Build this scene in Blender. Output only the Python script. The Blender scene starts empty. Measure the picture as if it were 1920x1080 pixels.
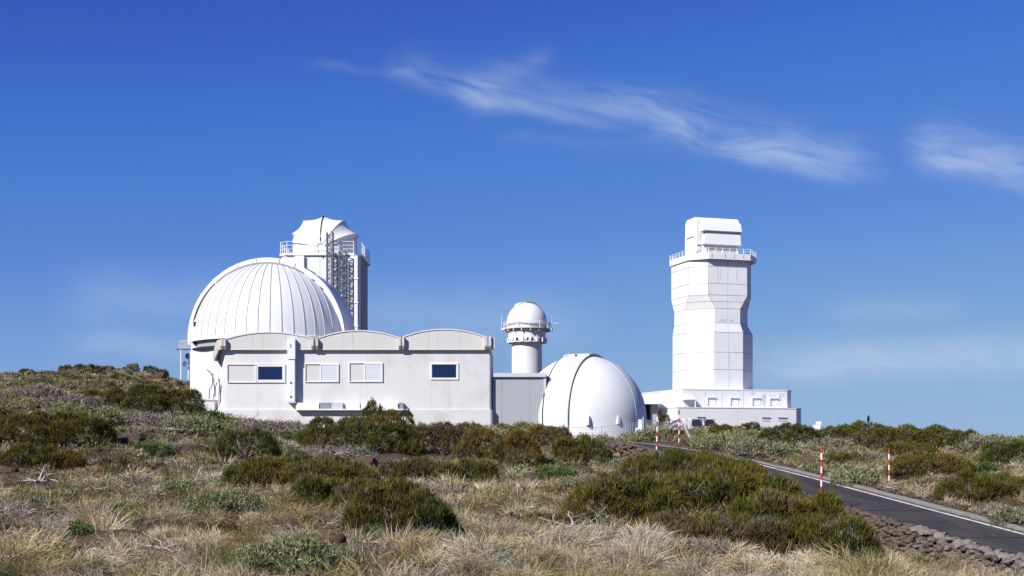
import bpy, math, random
import numpy as np
from mathutils import Vector, Matrix, noise as mnoise

# ------------------------------------------------------------------ camera, sky, sun, exposure
scn = bpy.context.scene
col = scn.collection
CAM_Z = 1.8
F = 2400.0          # focal length in photo pixels (1920 wide)
HOR = 840.0         # row of the eye-level horizon in the photo

cam_d = bpy.data.cameras.new("camera")
cam_d.lens = 45.0
cam_d.sensor_width = 36.0
cam_d.shift_y = (HOR - 540.0) / 1920.0
cam_d.clip_start = 0.1
cam_d.clip_end = 9000.0
cam = bpy.data.objects.new("camera", cam_d)
cam.location = (0, 0, CAM_Z)
cam.rotation_euler = (math.radians(90), 0, 0)
col.objects.link(cam)
scn.camera = cam

SUN_EL = 35.0
SUN_AZ = 42.0       # degrees to the left of straight behind the camera
el, az = math.radians(SUN_EL), math.radians(SUN_AZ)
to_sun = Vector((-math.cos(el) * math.sin(az), -math.cos(el) * math.cos(az), math.sin(el)))
sun_d = bpy.data.lights.new("sun", 'SUN')
sun_d.energy = 5.0
sun_d.angle = math.radians(0.53)
sun_d.color = (1.0, 0.965, 0.91)
sun = bpy.data.objects.new("sun", sun_d)
sun.rotation_euler = (-to_sun).to_track_quat('-Z', 'Y').to_euler()
sun.location = to_sun * 300
col.objects.link(sun)

scn.view_settings.view_transform = 'Standard'
scn.view_settings.look = 'None'
scn.view_settings.exposure = 0.27
scn.view_settings.gamma = 1.0
scn.view_settings.use_curve_mapping = False
scn.cycles.max_bounces = 6
scn.cycles.diffuse_bounces = 2
scn.cycles.glossy_bounces = 2
scn.cycles.transparent_max_bounces = 6


class NT:
    """small helper for writing node trees"""
    def __init__(self, tree):
        self.t = tree
        self.n = tree.nodes
        self.l = tree.links

    def put(self, sock, v):
        if hasattr(v, 'is_linked') or isinstance(v, bpy.types.NodeSocket):
            self.l.new(v, sock)
        else:
            sock.default_value = v

    def node(self, kind, **kw):
        n = self.n.new(kind)
        for k, v in kw.items():
            setattr(n, k, v)
        return n

    def math(self, op, a, b=0.0, c=0.0, clamp=False):
        n = self.node('ShaderNodeMath', operation=op, use_clamp=clamp)
        self.put(n.inputs[0], a)
        self.put(n.inputs[1], b)
        if len(n.inputs) > 2:
            self.put(n.inputs[2], c)
        return n.outputs[0]

    def vmath(self, op, a, b=(0, 0, 0)):
        n = self.node('ShaderNodeVectorMath', operation=op)
        self.put(n.inputs[0], a)
        if op == 'SCALE':
            self.put(n.inputs['Scale'], b)
        else:
            self.put(n.inputs[1], b)
        return n.outputs['Value'] if op in ('DOT_PRODUCT', 'LENGTH') else n.outputs['Vector']

    def sstep(self, x, a, b, lo=0.0, hi=1.0, kind='SMOOTHSTEP'):
        n = self.node('ShaderNodeMapRange', interpolation_type=kind)
        self.put(n.inputs['Value'], x)
        self.put(n.inputs['From Min'], a)
        self.put(n.inputs['From Max'], b)
        self.put(n.inputs['To Min'], lo)
        self.put(n.inputs['To Max'], hi)
        return n.outputs['Result']

    def noise(self, vec, scale, detail=4.0, rough=0.55, dist=0.0, out=0):
        n = self.node('ShaderNodeTexNoise')
        if vec is not None:
            self.put(n.inputs['Vector'], vec)
        n.inputs['Scale'].default_value = scale
        n.inputs['Detail'].default_value = detail
        n.inputs['Roughness'].default_value = rough
        n.inputs['Distortion'].default_value = dist
        return n.outputs[out]

    def mix(self, fac, a, b, blend='MIX'):
        n = self.node('ShaderNodeMix', data_type='RGBA', blend_type=blend)
        self.put(n.inputs[0], fac)
        self.put(n.inputs[6], a)
        self.put(n.inputs[7], b)
        return n.outputs[2]

    def comb(self, x, y, z=0.0):
        n = self.node('ShaderNodeCombineXYZ')
        self.put(n.inputs[0], x)
        self.put(n.inputs[1], y)
        self.put(n.inputs[2], z)
        return n.outputs[0]

    def sep(self, v):
        n = self.node('ShaderNodeSeparateXYZ')
        self.put(n.inputs[0], v)
        return n.outputs


def build_world():
    w = bpy.data.worlds.new("World")
    scn.world = w
    w.use_nodes = True
    nt = NT(w.node_tree)
    w.node_tree.nodes.clear()
    out = nt.node('ShaderNodeOutputWorld')
    bg = nt.node('ShaderNodeBackground')
    sky = nt.node('ShaderNodeTexSky', sky_type='NISHITA')
    sky.sun_disc = False
    sky.sun_elevation = el
    # sky rotation: azimuth of the sun measured from +Y clockwise
    sky.sun_rotation = math.atan2(to_sun.x, to_sun.y)
    sky.altitude = 2400.0
    sky.air_density = 1.0
    sky.dust_density = 0.25
    sky.ozone_density = 3.0
    # deepen the sky to the strong blue of high altitude: one response curve per channel
    sep = nt.node('ShaderNodeSeparateColor')
    nt.l.new(nt.mix(1.0, sky.outputs[0], SKY_TINT, 'MULTIPLY'), sep.inputs[0])
    cmb = nt.node('ShaderNodeCombineColor')
    for ch in range(3):
        fc = nt.node('ShaderNodeFloatCurve')
        cv = fc.mapping.curves[0]
        pts = SKY_CURVE[ch]
        while len(cv.points) < len(pts):
            cv.points.new(0.5, 0.5)
        for q, (a_, b_) in zip(cv.points, pts):
            q.location = (a_, b_)
            q.handle_type = 'AUTO_CLAMPED'
        fc.mapping.update()
        nt.l.new(nt.math('MULTIPLY', sep.outputs[ch], 0.0816), fc.inputs['Value'])
        nt.l.new(nt.math('MULTIPLY', fc.outputs[0], 9.0), cmb.inputs[ch])
    tint = cmb.outputs[0]
    geo = nt.node('ShaderNodeTexCoord')
    d = nt.vmath('NORMALIZE', geo.outputs['Generated'])
    x, y, z = nt.sep(d)
    ys = nt.math('MAXIMUM', y, 0.02)
    ax = nt.math('DIVIDE', x, ys)
    az_ = nt.math('DIVIDE', z, ys)
    # direction expressed on a plane 2400 units ahead: rows run downward
    px = nt.math('MULTIPLY_ADD', ax, F, 960.0)
    py = nt.math('MULTIPLY_ADD', az_, -F, HOR)
    P0 = nt.comb(px, py)
    wn = nt.noise(nt.vmath('SCALE', P0, 0.006), 1.0, 3.0, 0.5, out=1)
    wn2 = nt.vmath('MULTIPLY', nt.vmath('SUBTRACT', wn, (0.5, 0.5, 0.5)), (70, 46, 0))
    P = nt.vmath('ADD', P0, wn2)
    front = nt.sstep(y, 0.05, 0.3)
    ta = nt.vmath('DOT_PRODUCT', P, (0.98, 0.2, 0)); tb = nt.vmath('DOT_PRODUCT', P, (-0.2, 0.98, 0))
    streak = nt.noise(nt.comb(nt.math('MULTIPLY', ta, 0.0055), nt.math('MULTIPLY', tb, 0.024)), 1.0, 8.0, 0.6, 0.8)
    streak = nt.sstep(streak, 0.28, 0.70, 0.16, 1.0)

    def stroke(x0, y0, x1, y1, wu, wd, s, freq=1.0, seed=0.0, fa=0.3, fb=0.3):
        L = math.hypot(x1 - x0, y1 - y0)
        dx, dy = (x1 - x0) / L, (y1 - y0) / L
        rel = nt.vmath('SUBTRACT', P, (x0, y0, 0))
        t = nt.math('DIVIDE', nt.vmath('DOT_PRODUCT', rel, (dx, dy, 0)), L)
        q = nt.vmath('DOT_PRODUCT', rel, (-dy, dx, 0))       # positive = below
        up = nt.math('DIVIDE', nt.math('MINIMUM', q, 0.0), wu)
        dn = nt.math('DIVIDE', nt.math('MAXIMUM', q, 0.0), wd)
        e = nt.math('ADD', nt.math('MULTIPLY', up, up), nt.math('MULTIPLY', dn, dn))
        g = nt.math('POWER', 2.718, nt.math('MULTIPLY', e, -1.0))
        win = nt.math('MULTIPLY', nt.sstep(t, 0.0, fa), nt.sstep(t, 1.0 - fb, 1.0, 1.0, 0.0))
        st = streak if y0 < 400 else nt.math('MULTIPLY_ADD', streak, 0.45, 0.5)
        return nt.math('MULTIPLY', nt.math('MULTIPLY', g, win), nt.math('MULTIPLY', st, s))

    strokes = [
        (560, 118, 800, 132, 8, 8, 0.16, 1.0, 1.0),
        (700, 112, 960, 205, 40, 20, 0.36, 1.0, 2.0),
        (830, 180, 1230, 242, 50, 16, 0.50, 1.0, 3.0, 0.25, 0.3),
        (850, 185, 1060, 95, 26, 22, 0.26, 1.2, 4.0),
        (1110, 180, 1330, 235, 34, 26, 0.34, 1.2, 5.0),
        (1150, 225, 1700, 335, 52, 26, 0.60, 0.9, 6.0, 0.2, 0.25),
        (1330, 285, 1640, 330, 30, 20, 0.32, 1.3, 6.5),
        (1670, 280, 2150, 372, 56, 28, 0.85, 0.8, 7.0, 0.22, 0.3),
        (880, 250, 1300, 290, 14, 12, 0.12, 1.0, 8.0),
        (60, 560, 520, 570, 55, 45, 0.34, 0.8, 9.0),
        (60, 640, 560, 665, 26, 30, 0.42, 0.8, 10.0),
        (560, 575, 1180, 610, 50, 50, 0.34, 0.7, 11.0),
        (1340, 690, 2300, 660, 46, 34, 0.85, 0.6, 12.0, 0.2, 0.2),
        (1500, 590, 1860, 570, 26, 20, 0.3, 0.8, 13.0),
    ]
    a = None
    for s in strokes:
        v = stroke(*s)
        a = v if a is None else nt.math('ADD', a, v)
    a = nt.math('MULTIPLY', a, front)
    # thin cirrus over the rest of the sky
    zz = nt.math('MAXIMUM', z, 0.05)
    pl = nt.comb(nt.math('DIVIDE', x, zz), nt.math('MULTIPLY', nt.math('DIVIDE', y, zz), 0.35))
    g = nt.noise(pl, 0.8, 6.0, 0.6, 1.2)
    g = nt.math('MULTIPLY', nt.sstep(g, 0.58, 0.85, 0.0, 0.3), nt.sstep(z, 0.36, 0.5))
    a = nt.math('ADD', a, g, clamp=True)
    a = nt.math('MULTIPLY', a, 0.62)
    # broad thin veil towards the horizon (airlight)
    c = nt.mix(a, tint, CLOUD_COL)
    nt.l.new(c, bg.inputs['Color'])
    bg.inputs['Strength'].default_value = SKY_STRENGTH
    nt.l.new(bg.outputs[0], out.inputs[0])


SKY_CURVE = [[(0, 0), (.076, .036), (.107, .064), (.161, .108), (.243, .182), (.476, .279), (1, .34)],
             [(0, 0), (.146, .109), (.20, .186), (.287, .250), (.39, .338), (.637, .434), (1, .50)],
             [(0, 0), (.33, .474), (.42, .591), (.55, .658), (.60, .679), (.84, .69), (1, .70)]]
SKY_STRENGTH = 0.092
SKY_TINT = (0.86, 0.93, 1.12, 1)
CLOUD_COL = (5.2, 6.0, 7.6, 1)
build_world()

# ------------------------------------------------------------------ helpers
RNG = np.random.default_rng(7)


def W(px, py, d):
    return np.array([(px - 960.0) * d / F, d, CAM_Z + (HOR - py) * d / F])


class MB:
    """collects shapes in world coordinates and links them as one mesh"""
    def __init__(self):
        self.v = []
        self.f = []
        self.n = 0

    def add(self, vs, fs):
        o = self.n
        for p in vs:
            self.v.append((float(p[0]), float(p[1]), float(p[2])))
        for f in fs:
            self.f.append(tuple(int(i) + o for i in f))
        self.n += len(vs)
        return self

    def box(self, x0, x1, y0, y1, z0, z1, M=None):
        vs = [(x, y, z) for z in (z0, z1) for y in (y0, y1) for x in (x0, x1)]
        if M is not None:
            vs = [M @ Vector(p) for p in vs]
        return self.add(vs, [(0, 2, 3, 1), (4, 5, 7, 6), (0, 1, 5, 4), (2, 6, 7, 3), (0, 4, 6, 2), (1, 3, 7, 5)])

    def prism(self, poly, z0, z1, M=None):
        n = len(poly)
        vs = [(p[0], p[1], z0) for p in poly] + [(p[0], p[1], z1) for p in poly]
        if M is not None:
            vs = [M @ Vector(p) for p in vs]
        fs = [(i, (i + 1) % n, n + (i + 1) % n, n + i) for i in range(n)]
        fs += [tuple(range(n))[::-1], tuple(range(n, 2 * n))]
        return self.add(vs, fs)

    def loft(self, rings, closed=True, caps=True):
        n = len(rings[0])
        vs = [p for r in rings for p in r]
        fs = []
        m = n if closed else n - 1
        for k in range(len(rings) - 1):
            for i in range(m):
                j = (i + 1) % n
                fs.append((k * n + i, k * n + j, (k + 1) * n + j, (k + 1) * n + i))
        if caps and closed:
            fs.append(tuple(range(n))[::-1])
            fs.append(tuple(range((len(rings) - 1) * n, len(rings) * n)))
        return self.add(vs, fs)

    def tube(self, pts, rad, n=6, caps=True):
        pts = [Vector(p) for p in pts]
        if not hasattr(rad, '__len__'):
            rad = [rad] * len(pts)
        rings = []
        up = None
        for i, p in enumerate(pts):
            a = pts[max(i - 1, 0)]
            b = pts[min(i + 1, len(pts) - 1)]
            t = (b - a).normalized()
            if up is None:
                up = t.orthogonal().normalized()
            up = (up - t * up.dot(t))
            if up.length < 1e-5:
                up = t.orthogonal()
            up.normalize()
            s = t.cross(up)
            rings.append([p + (up * math.cos(k * 2 * math.pi / n) + s * math.sin(k * 2 * math.pi / n)) * rad[i] for k in range(n)])
        return self.loft(rings, True, caps)

    def revolve(self, prof, n, c=(0, 0, 0), a0=0.0):
        rings = []
        for r, z in prof:
            rings.append([(c[0] + r * math.cos(a0 + k * 2 * math.pi / n), c[1] + r * math.sin(a0 + k * 2 * math.pi / n), c[2] + z) for k in range(n)])
        return self.loft(rings)

    def build(self, name, mat, parent=None, smooth=False, auto=None):
        off = world_loc(parent) if parent is not None else np.zeros(3)
        me = bpy.data.meshes.new(name)
        vs = [(p[0] - off[0], p[1] - off[1], p[2] - off[2]) for p in self.v]
        me.from_pydata(vs, [], self.f)
        me.materials.append(mat)
        if smooth:
            me.polygons.foreach_set('use_smooth', [True] * len(me.polygons))
            if auto:
                me.set_sharp_from_angle(angle=math.radians(auto))
        me.update()
        o = bpy.data.objects.new(name, me)
        col.objects.link(o)
        if parent is not None:
            o.parent = parent
        return o


def world_loc(o):
    v = np.zeros(3)
    while o is not None:
        v += np.array(o.location)
        o = o.parent
    return v


def tag(o, label=None, cat=None, group=None, kind=None):
    if label: o['label'] = label
    if cat: o['category'] = cat
    if group: o['group'] = group
    if kind: o['kind'] = kind
    return o


def thing(name, label, cat, loc=(0, 0, 0), group=None):
    o = bpy.data.objects.new(name, None)
    o.empty_display_size = 0.3
    o.location = [float(c) for c in loc]
    col.objects.link(o)
    return tag(o, label, cat, group)


def np_mesh(name, verts, quads, tris, mat, parent=None, cols=None, smooth=False):
    off = world_loc(parent) if parent is not None else np.zeros(3)
    verts = (np.asarray(verts, dtype=np.float64) - off).astype(np.float32)
    nq = 0 if quads is None else len(quads)
    ntr = 0 if tris is None else len(tris)
    me = bpy.data.meshes.new(name)
    me.vertices.add(len(verts))
    me.vertices.foreach_set('co', verts.ravel())
    loops = []
    if nq: loops.append(np.asarray(quads, np.int32).ravel())
    if ntr: loops.append(np.asarray(tris, np.int32).ravel())
    loops = np.concatenate(loops)
    me.loops.add(len(loops))
    me.loops.foreach_set('vertex_index', loops)
    me.polygons.add(nq + ntr)
    starts = np.concatenate([np.arange(nq) * 4, nq * 4 + np.arange(ntr) * 3]).astype(np.int32)
    me.polygons.foreach_set('loop_start', starts)
    if smooth:
        me.polygons.foreach_set('use_smooth', np.ones(nq + ntr, dtype=bool))
    me.update(calc_edges=True)
    if cols is not None:
        at = me.color_attributes.new('Col', 'FLOAT_COLOR', 'POINT')
        c4 = np.ones((len(verts), 4), np.float32)
        c4[:, :3] = cols
        at.data.foreach_set('color', c4.ravel())
    me.materials.append(mat)
    o = bpy.data.objects.new(name, me)
    col.objects.link(o)
    if parent is not None:
        o.parent = parent
    return o


# ------------------------------------------------------------------ materials
def new_mat(name):
    m = bpy.data.materials.new(name)
    m.use_nodes = True
    nt = NT(m.node_tree)
    b = m.node_tree.nodes['Principled BSDF']
    return m, nt, b


def paint(name, base, dirt=(0.5, 0.48, 0.44), amount=0.25, rough=0.55, scale=0.6, bump=0.0, bscale=8.0, streak=0.0, spec=0.3, metallic=0.0):
    m, nt, b = new_mat(name)
    tc = nt.node('ShaderNodeTexCoord').outputs['Object']
    n = nt.noise(tc, scale, 6.0, 0.62, 0.3)
    f = nt.sstep(n, 0.45, 0.8, 0.0, amount)
    if streak > 0:
        sv = nt.vmath('MULTIPLY', tc, (3.2, 3.2, 0.12))
        s = nt.noise(sv, 1.0, 5.0, 0.65)
        f = nt.math('ADD', f, nt.sstep(s, 0.55, 0.85, 0.0, streak), clamp=True)
    c = nt.mix(f, (*base, 1), (*dirt, 1))
    fine = nt.noise(tc, 14.0, 3.0, 0.6)
    c = nt.mix(1.0, c, nt.mix(fine, (0.93, 0.93, 0.93, 1), (1.0, 1.0, 1.0, 1)), 'MULTIPLY')
    nt.l.new(c, b.inputs['Base Color'])
    b.inputs['Roughness'].default_value = rough
    b.inputs['Specular IOR Level'].default_value = spec
    b.inputs['Metallic'].default_value = metallic
    if bump > 0:
        bn = nt.node('ShaderNodeBump')
        bn.inputs['Strength'].default_value = bump
        bn.inputs['Distance'].default_value = 0.03
        nt.l.new(nt.noise(tc, bscale, 5.0, 0.65), bn.inputs['Height'])
        nt.l.new(bn.outputs[0], b.inputs['Normal'])
    return m


M = {}
M['stucco'] = paint('white_stucco', (0.66, 0.652, 0.643), (0.46, 0.43, 0.39), 0.55, 0.9, 0.5, 0.5, 5.0, 0.55, 0.1)
M['vault'] = paint('vault_concrete', (0.60, 0.58, 0.56), (0.55, 0.50, 0.44), 0.35, 0.9, 0.7, 0.3, 7.0, 0.35, 0.1)
M['beige'] = paint('beige_concrete', (0.60, 0.57, 0.52), (0.42, 0.36, 0.29), 0.4, 0.9, 1.2, 0.3, 7.0, 0.4, 0.1)
M['rib'] = paint('rib_grey_white', (0.52, 0.52, 0.54), (0.42, 0.42, 0.43), 0.3, 0.5)
M['dome'] = paint('dome_white_paint', (0.75, 0.75, 0.75), (0.64, 0.63, 0.61), 0.4, 0.55, 0.35, 0.03, 1.2, 0.2, 0.25)
M['clad'] = paint('white_cladding', (0.81, 0.81, 0.812), (0.62, 0.61, 0.60), 0.35, 0.55, 0.35, 0.05, 2.0, 0.12, 0.25)
M['cladold'] = paint('peeling_white_cladding', (0.80, 0.80, 0.80), (0.42, 0.43, 0.46), 0.65, 0.6, 0.8, 0.05, 2.0, 0.5, 0.25)
M['seam'] = paint('joint_grey', (0.26, 0.27, 0.29), (0.3, 0.3, 0.3), 0.3, 0.7)
M['trim'] = paint('white_trim', (0.82, 0.82, 0.82), (0.6, 0.6, 0.6), 0.2, 0.45)
M['blind'] = paint('blind_panel', (0.60, 0.59, 0.575), (0.6, 0.58, 0.55), 0.3, 0.8)
M['louvre'] = paint('louvre_blue_white', (0.76, 0.775, 0.81), (0.6, 0.62, 0.66), 0.2, 0.5)
M['grey'] = paint('grey_sheet_metal', (0.38, 0.39, 0.41), (0.32, 0.33, 0.345), 0.25, 0.5, 0.5, 0, 1, 0.2, 0.4)
M['greytrim'] = paint('pale_grey_trim', (0.56, 0.57, 0.60), (0.5, 0.5, 0.52), 0.2, 0.5)
M['dark'] = paint('dark_rubber', (0.03, 0.03, 0.035), (0.05, 0.05, 0.05), 0.2, 0.7)
M['steel'] = paint('blue_grey_steel', (0.14, 0.16, 0.22), (0.1, 0.1, 0.12), 0.3, 0.5)
M['galv'] = paint('galvanised_steel', (0.55, 0.56, 0.58), (0.4, 0.4, 0.42), 0.3, 0.45, 2.0, 0, 1, 0, 0.5)
M['canvas'] = paint('white_canvas', (0.80, 0.79, 0.77), (0.7, 0.68, 0.64), 0.25, 0.85, 0.5, 0.1, 3.0, 0.12, 0.1)
M['rust'] = paint('rusty_white_paint', (0.72, 0.69, 0.64), (0.42, 0.24, 0.1), 0.7, 0.7, 1.6, 0, 1, 0.5, 0.2)
M['oldwhite'] = paint('weathered_white_plaster', (0.78, 0.76, 0.73), (0.5, 0.44, 0.36), 0.4, 0.85, 0.9, 0.2, 5.0, 0.35, 0.1)
M['red'] = paint('red_pole_paint', (0.42, 0.045, 0.04), (0.3, 0.06, 0.05), 0.4, 0.5, 6.0)
M['polewhite'] = paint('white_pole_paint', (0.78, 0.78, 0.78), (0.5, 0.48, 0.45), 0.4, 0.5, 6.0)
M['concrete'] = paint('kerb_concrete', (0.25, 0.235, 0.215), (0.14, 0.125, 0.11), 0.6, 0.95, 3.0, 0.5, 20.0, 0, 0.1)
M['line'] = paint('white_road_paint', (0.74, 0.73, 0.70), (0.12, 0.11, 0.10), 0.95, 0.8, 3.5, 0.2, 20.0)
M['railred'] = paint('faded_red_rail', (0.30, 0.13, 0.13), (0.35, 0.3, 0.3), 0.5, 0.6, 2.0)
M['post'] = paint('brown_post', (0.10, 0.065, 0.045), (0.06, 0.04, 0.03), 0.4, 0.8, 4.0)


def glass_mat():
    m, nt, b = new_mat('dark_blue_glass')
    b.inputs['Base Color'].default_value = (0.006, 0.016, 0.07, 1)
    b.inputs['Roughness'].default_value = 0.12
    b.inputs['Specular IOR Level'].default_value = 0.5
    return m


M['glass'] = glass_mat()


def corrugated():
    m = paint('grey_corrugated_sheet', (0.38, 0.39, 0.41), (0.32, 0.33, 0.345), 0.2, 0.5, 0.5, 0, 1, 0.15, 0.4)
    nt = NT(m.node_tree)
    b = m.node_tree.nodes['Principled BSDF']
    tc = nt.node('ShaderNodeTexCoord').outputs['Object']
    wv = nt.node('ShaderNodeTexWave', wave_type='BANDS', bands_direction='X')
    nt.l.new(tc, wv.inputs['Vector'])
    wv.inputs['Scale'].default_value = 2.2
    bn = nt.node('ShaderNodeBump')
    bn.inputs['Strength'].default_value = 0.35
    bn.inputs['Distance'].default_value = 0.02
    nt.l.new(wv.outputs['Fac'], bn.inputs['Height'])
    nt.l.new(bn.outputs[0], b.inputs['Normal'])
    return m


M['corr'] = corrugated()


def soil_mat():
    m, nt, b = new_mat('volcanic_soil')
    tc = nt.node('ShaderNodeTexCoord').outputs['Object']
    n1 = nt.noise(tc, 0.35, 6.0, 0.6, 0.4)
    n2 = nt.noise(tc, 3.0, 6.0, 0.7)
    n3 = nt.noise(tc, 22.0, 4.0, 0.7)
    c = nt.mix(nt.sstep(n1, 0.35, 0.65), (0.075, 0.048, 0.034, 1), (0.14, 0.092, 0.060, 1))
    c = nt.mix(nt.sstep(n2, 0.5, 0.7, 0.0, 0.75), c, (0.24, 0.19, 0.13, 1))
    c = nt.mix(nt.sstep(n3, 0.45, 0.7, 0.0, 0.7), c, (0.05, 0.036, 0.028, 1))
    nt.l.new(c, b.inputs['Base Color'])
    b.inputs['Roughness'].default_value = 0.95
    b.inputs['Specular IOR Level'].default_value = 0.1
    bn = nt.node('ShaderNodeBump')
    bn.inputs['Strength'].default_value = 0.9
    bn.inputs['Distance'].default_value = 0.08
    nt.l.new(nt.math('ADD', n2, nt.math('MULTIPLY', n3, 0.5)), bn.inputs['Height'])
    nt.l.new(bn.outputs[0], b.inputs['Normal'])
    return m


def asphalt_mat():
    m, nt, b = new_mat('asphalt')
    tc = nt.node('ShaderNodeTexCoord').outputs['Object']
    n1 = nt.noise(nt.vmath('MULTIPLY', tc, (1.0, 0.12, 1.0)), 1.2, 5.0, 0.6)
    n2 = nt.noise(tc, 30.0, 4.0, 0.7)
    n3 = nt.noise(tc, 0.5, 4.0, 0.6, 0.5)
    c = nt.mix(nt.sstep(n1, 0.35, 0.7), (0.040, 0.034, 0.032, 1), (0.078, 0.067, 0.062, 1))
    c = nt.mix(nt.sstep(n3, 0.55, 0.7, 0.0, 0.35), c, (0.085, 0.075, 0.068, 1))
    c = nt.mix(nt.sstep(n2, 0.5, 0.75, 0.0, 0.5), c, (0.09, 0.085, 0.085, 1))
    # dark repair seams across the carriageway
    sv = nt.sep(tc)
    for y0, wdt in ((47.6, 0.09), (41.3, 0.08), (44.8, 0.05), (55.0, 0.09), (38.5, 0.06)):
        wob = nt.math('MULTIPLY_ADD', nt.noise(tc, 1.7, 3.0), 0.5, y0 - 0.25)
        dd = nt.math('ABSOLUTE', nt.math('SUBTRACT', sv[1], wob))
        c = nt.mix(nt.sstep(dd, wdt * 0.6, wdt * 1.3, 0.85, 0.0), c, (0.015, 0.014, 0.014, 1))
    nt.l.new(c, b.inputs['Base Color'])
    b.inputs['Roughness'].default_value = 0.85
    b.inputs['Specular IOR Level'].default_value = 0.25
    bn = nt.node('ShaderNodeBump')
    bn.inputs['Strength'].default_value = 0.4
    bn.inputs['Distance'].default_value = 0.01
    nt.l.new(n2, bn.inputs['Height'])
    nt.l.new(bn.outputs[0], b.inputs['Normal'])
    return m


def rock_mat(name, a, b_, c_):
    m, nt, b = new_mat(name)
    tc = nt.node('ShaderNodeTexCoord').outputs['Object']
    oi = nt.node('ShaderNodeObjectInfo').outputs['Random']
    v = nt.vmath('ADD', tc, nt.comb(nt.math('MULTIPLY', oi, 31.0), nt.math('MULTIPLY', oi, 17.0), 0.0))
    n1 = nt.noise(v, 3.0, 6.0, 0.65)
    n2 = nt.noise(v, 14.0, 5.0, 0.7)
    c = nt.mix(oi, (*a, 1), (*b_, 1))
    c = nt.mix(nt.sstep(n1, 0.45, 0.7, 0.0, 0.8), c, (*c_, 1))
    c = nt.mix(1.0, c, nt.mix(n2, (0.55, 0.55, 0.55, 1), (1.15, 1.12, 1.1, 1)), 'MULTIPLY')
    nt.l.new(c, b.inputs['Base Color'])
    b.inputs['Roughness'].default_value = 0.95
    b.inputs['Specular IOR Level'].default_value = 0.1
    bn = nt.node('ShaderNodeBump')
    bn.inputs['Strength'].default_value = 0.9
    bn.inputs['Distance'].default_value = 0.04
    nt.l.new(nt.math('ADD', n1, nt.math('MULTIPLY', n2, 0.4)), bn.inputs['Height'])
    nt.l.new(bn.outputs[0], b.inputs['Normal'])
    return m


def plant_mat(name, translucent=0.25, rough=0.75):
    m = bpy.data.materials.new(name)
    m.use_nodes = True
    nt = NT(m.node_tree)
    nodes = m.node_tree.nodes
    b = nodes['Principled BSDF']
    at = nt.node('ShaderNodeAttribute', attribute_name='Col')
    nt.l.new(at.outputs['Color'], b.inputs['Base Color'])
    b.inputs['Roughness'].default_value = rough
    b.inputs['Specular IOR Level'].default_value = 0.12
    if translucent > 0:
        tr = nt.node('ShaderNodeBsdfTranslucent')
        nt.l.new(at.outputs['Color'], tr.inputs['Color'])
        mx = nt.node('ShaderNodeMixShader')
        mx.inputs[0].default_value = translucent
        nt.l.new(b.outputs[0], mx.inputs[1])
        nt.l.new(tr.outputs[0], mx.inputs[2])
        nt.l.new(mx.outputs[0], nodes['Material Output'].inputs['Surface'])
    return m


M['soil'] = soil_mat()
M['asphalt'] = asphalt_mat()
M['lava'] = rock_mat('lava_rock', (0.085, 0.055, 0.042), (0.13, 0.085, 0.06), (0.055, 0.042, 0.036))
M['wallstone'] = rock_mat('wall_stone', (0.105, 0.088, 0.075), (0.27, 0.235, 0.20), (0.07, 0.058, 0.05))
M['capstone'] = rock_mat('pale_cap_stone', (0.22, 0.195, 0.17), (0.36, 0.325, 0.28), (0.13, 0.112, 0.098))
M['farstone'] = rock_mat('far_wall_stone', (0.13, 0.10, 0.078), (0.15, 0.115, 0.09), (0.05, 0.038, 0.03))
M['core'] = rock_mat('wall_rubble', (0.06, 0.046, 0.036), (0.07, 0.05, 0.04), (0.04, 0.03, 0.025))
M['plant'] = plant_mat('broom_foliage', 0.06)
M['leaf'] = plant_mat('green_leaf', 0.22)
M['grass'] = plant_mat('dry_grass', 0.18)
M['wood'] = plant_mat('dry_wood', 0.0, 0.9)

# ------------------------------------------------------------------ terrain
RS = 0.195
def road_xn(y): return 20.96 - RS * y
ROAD_Y = np.array([-40., 5, 20, 30, 36, 42, 48.8, 58, 68.8, 75, 82, 92, 110, 130])
ROAD_Z = np.array([-7.0, -4.3, -3.0, -2.12, -1.57, -1.03, -0.42, 0.42, 1.36, 1.74, 2.04, 2.35, 2.75, 2.9])
def road_z(y):
    return np.interp(y, ROAD_Y, ROAD_Z)

CTRL = []
def _c(px, lst):
    for py, d in lst:
        CTRL.append(W(px, py, d))
_c(-350, [(1080, 20), (980, 30), (900, 42), (820, 58), (760, 75), (712, 100), (702, 118)])
_c(0, [(1080, 20), (980, 30), (900, 42), (825, 58), (766, 75), (719, 100), (709, 115)])
_c(240, [(1080, 20), (980, 30), (903, 43), (830, 60), (770, 80), (721, 102), (707, 114)])
_c(330, [(762, 92), (715, 108)])
_c(430, [(1080, 20), (980, 30), (908, 44), (845, 60), (800, 82), (790, 92), (786, 105)])
_c(700, [(1080, 20), (985, 30), (918, 45), (866, 62), (821, 84), (805, 93), (802, 105)])
_c(960, [(1080, 21), (985, 32), (915, 48), (868, 65), (819, 86), (803, 95), (803, 103)])
_c(1200, [(1080, 22), (985, 33), (918, 48), (872, 62), (838, 76)])
_c(1400, [(1080, 24), (1005, 34), (945, 46)])
_c(1600, [(1080, 27)])
_c(1750, [(1085, 30)])
_c(1930, [(1085, 31)])
_c(2300, [(1150, 26)])
_c(1273, [(828, 82)])
_c(1150, [(812, 96)])
_c(1450, [(842, 76), (822, 92), (812, 110)])
_c(1600, [(885, 66), (850, 82), (824, 104)])
_c(1667, [(916, 60)])
_c(1800, [(930, 52), (882, 64), (844, 82), (826, 100)])
_c(1930, [(955, 47), (905, 57), (855, 77), (830, 100)])
_c(2300, [(990, 42), (880, 62), (840, 90)])
_c(1100, [(806, 88), (802, 94), (804, 108)])
_c(1340, [(806, 125), (802, 150)])
_c(1500, [(812, 150)])
_c(1700, [(838, 150)])
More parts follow.
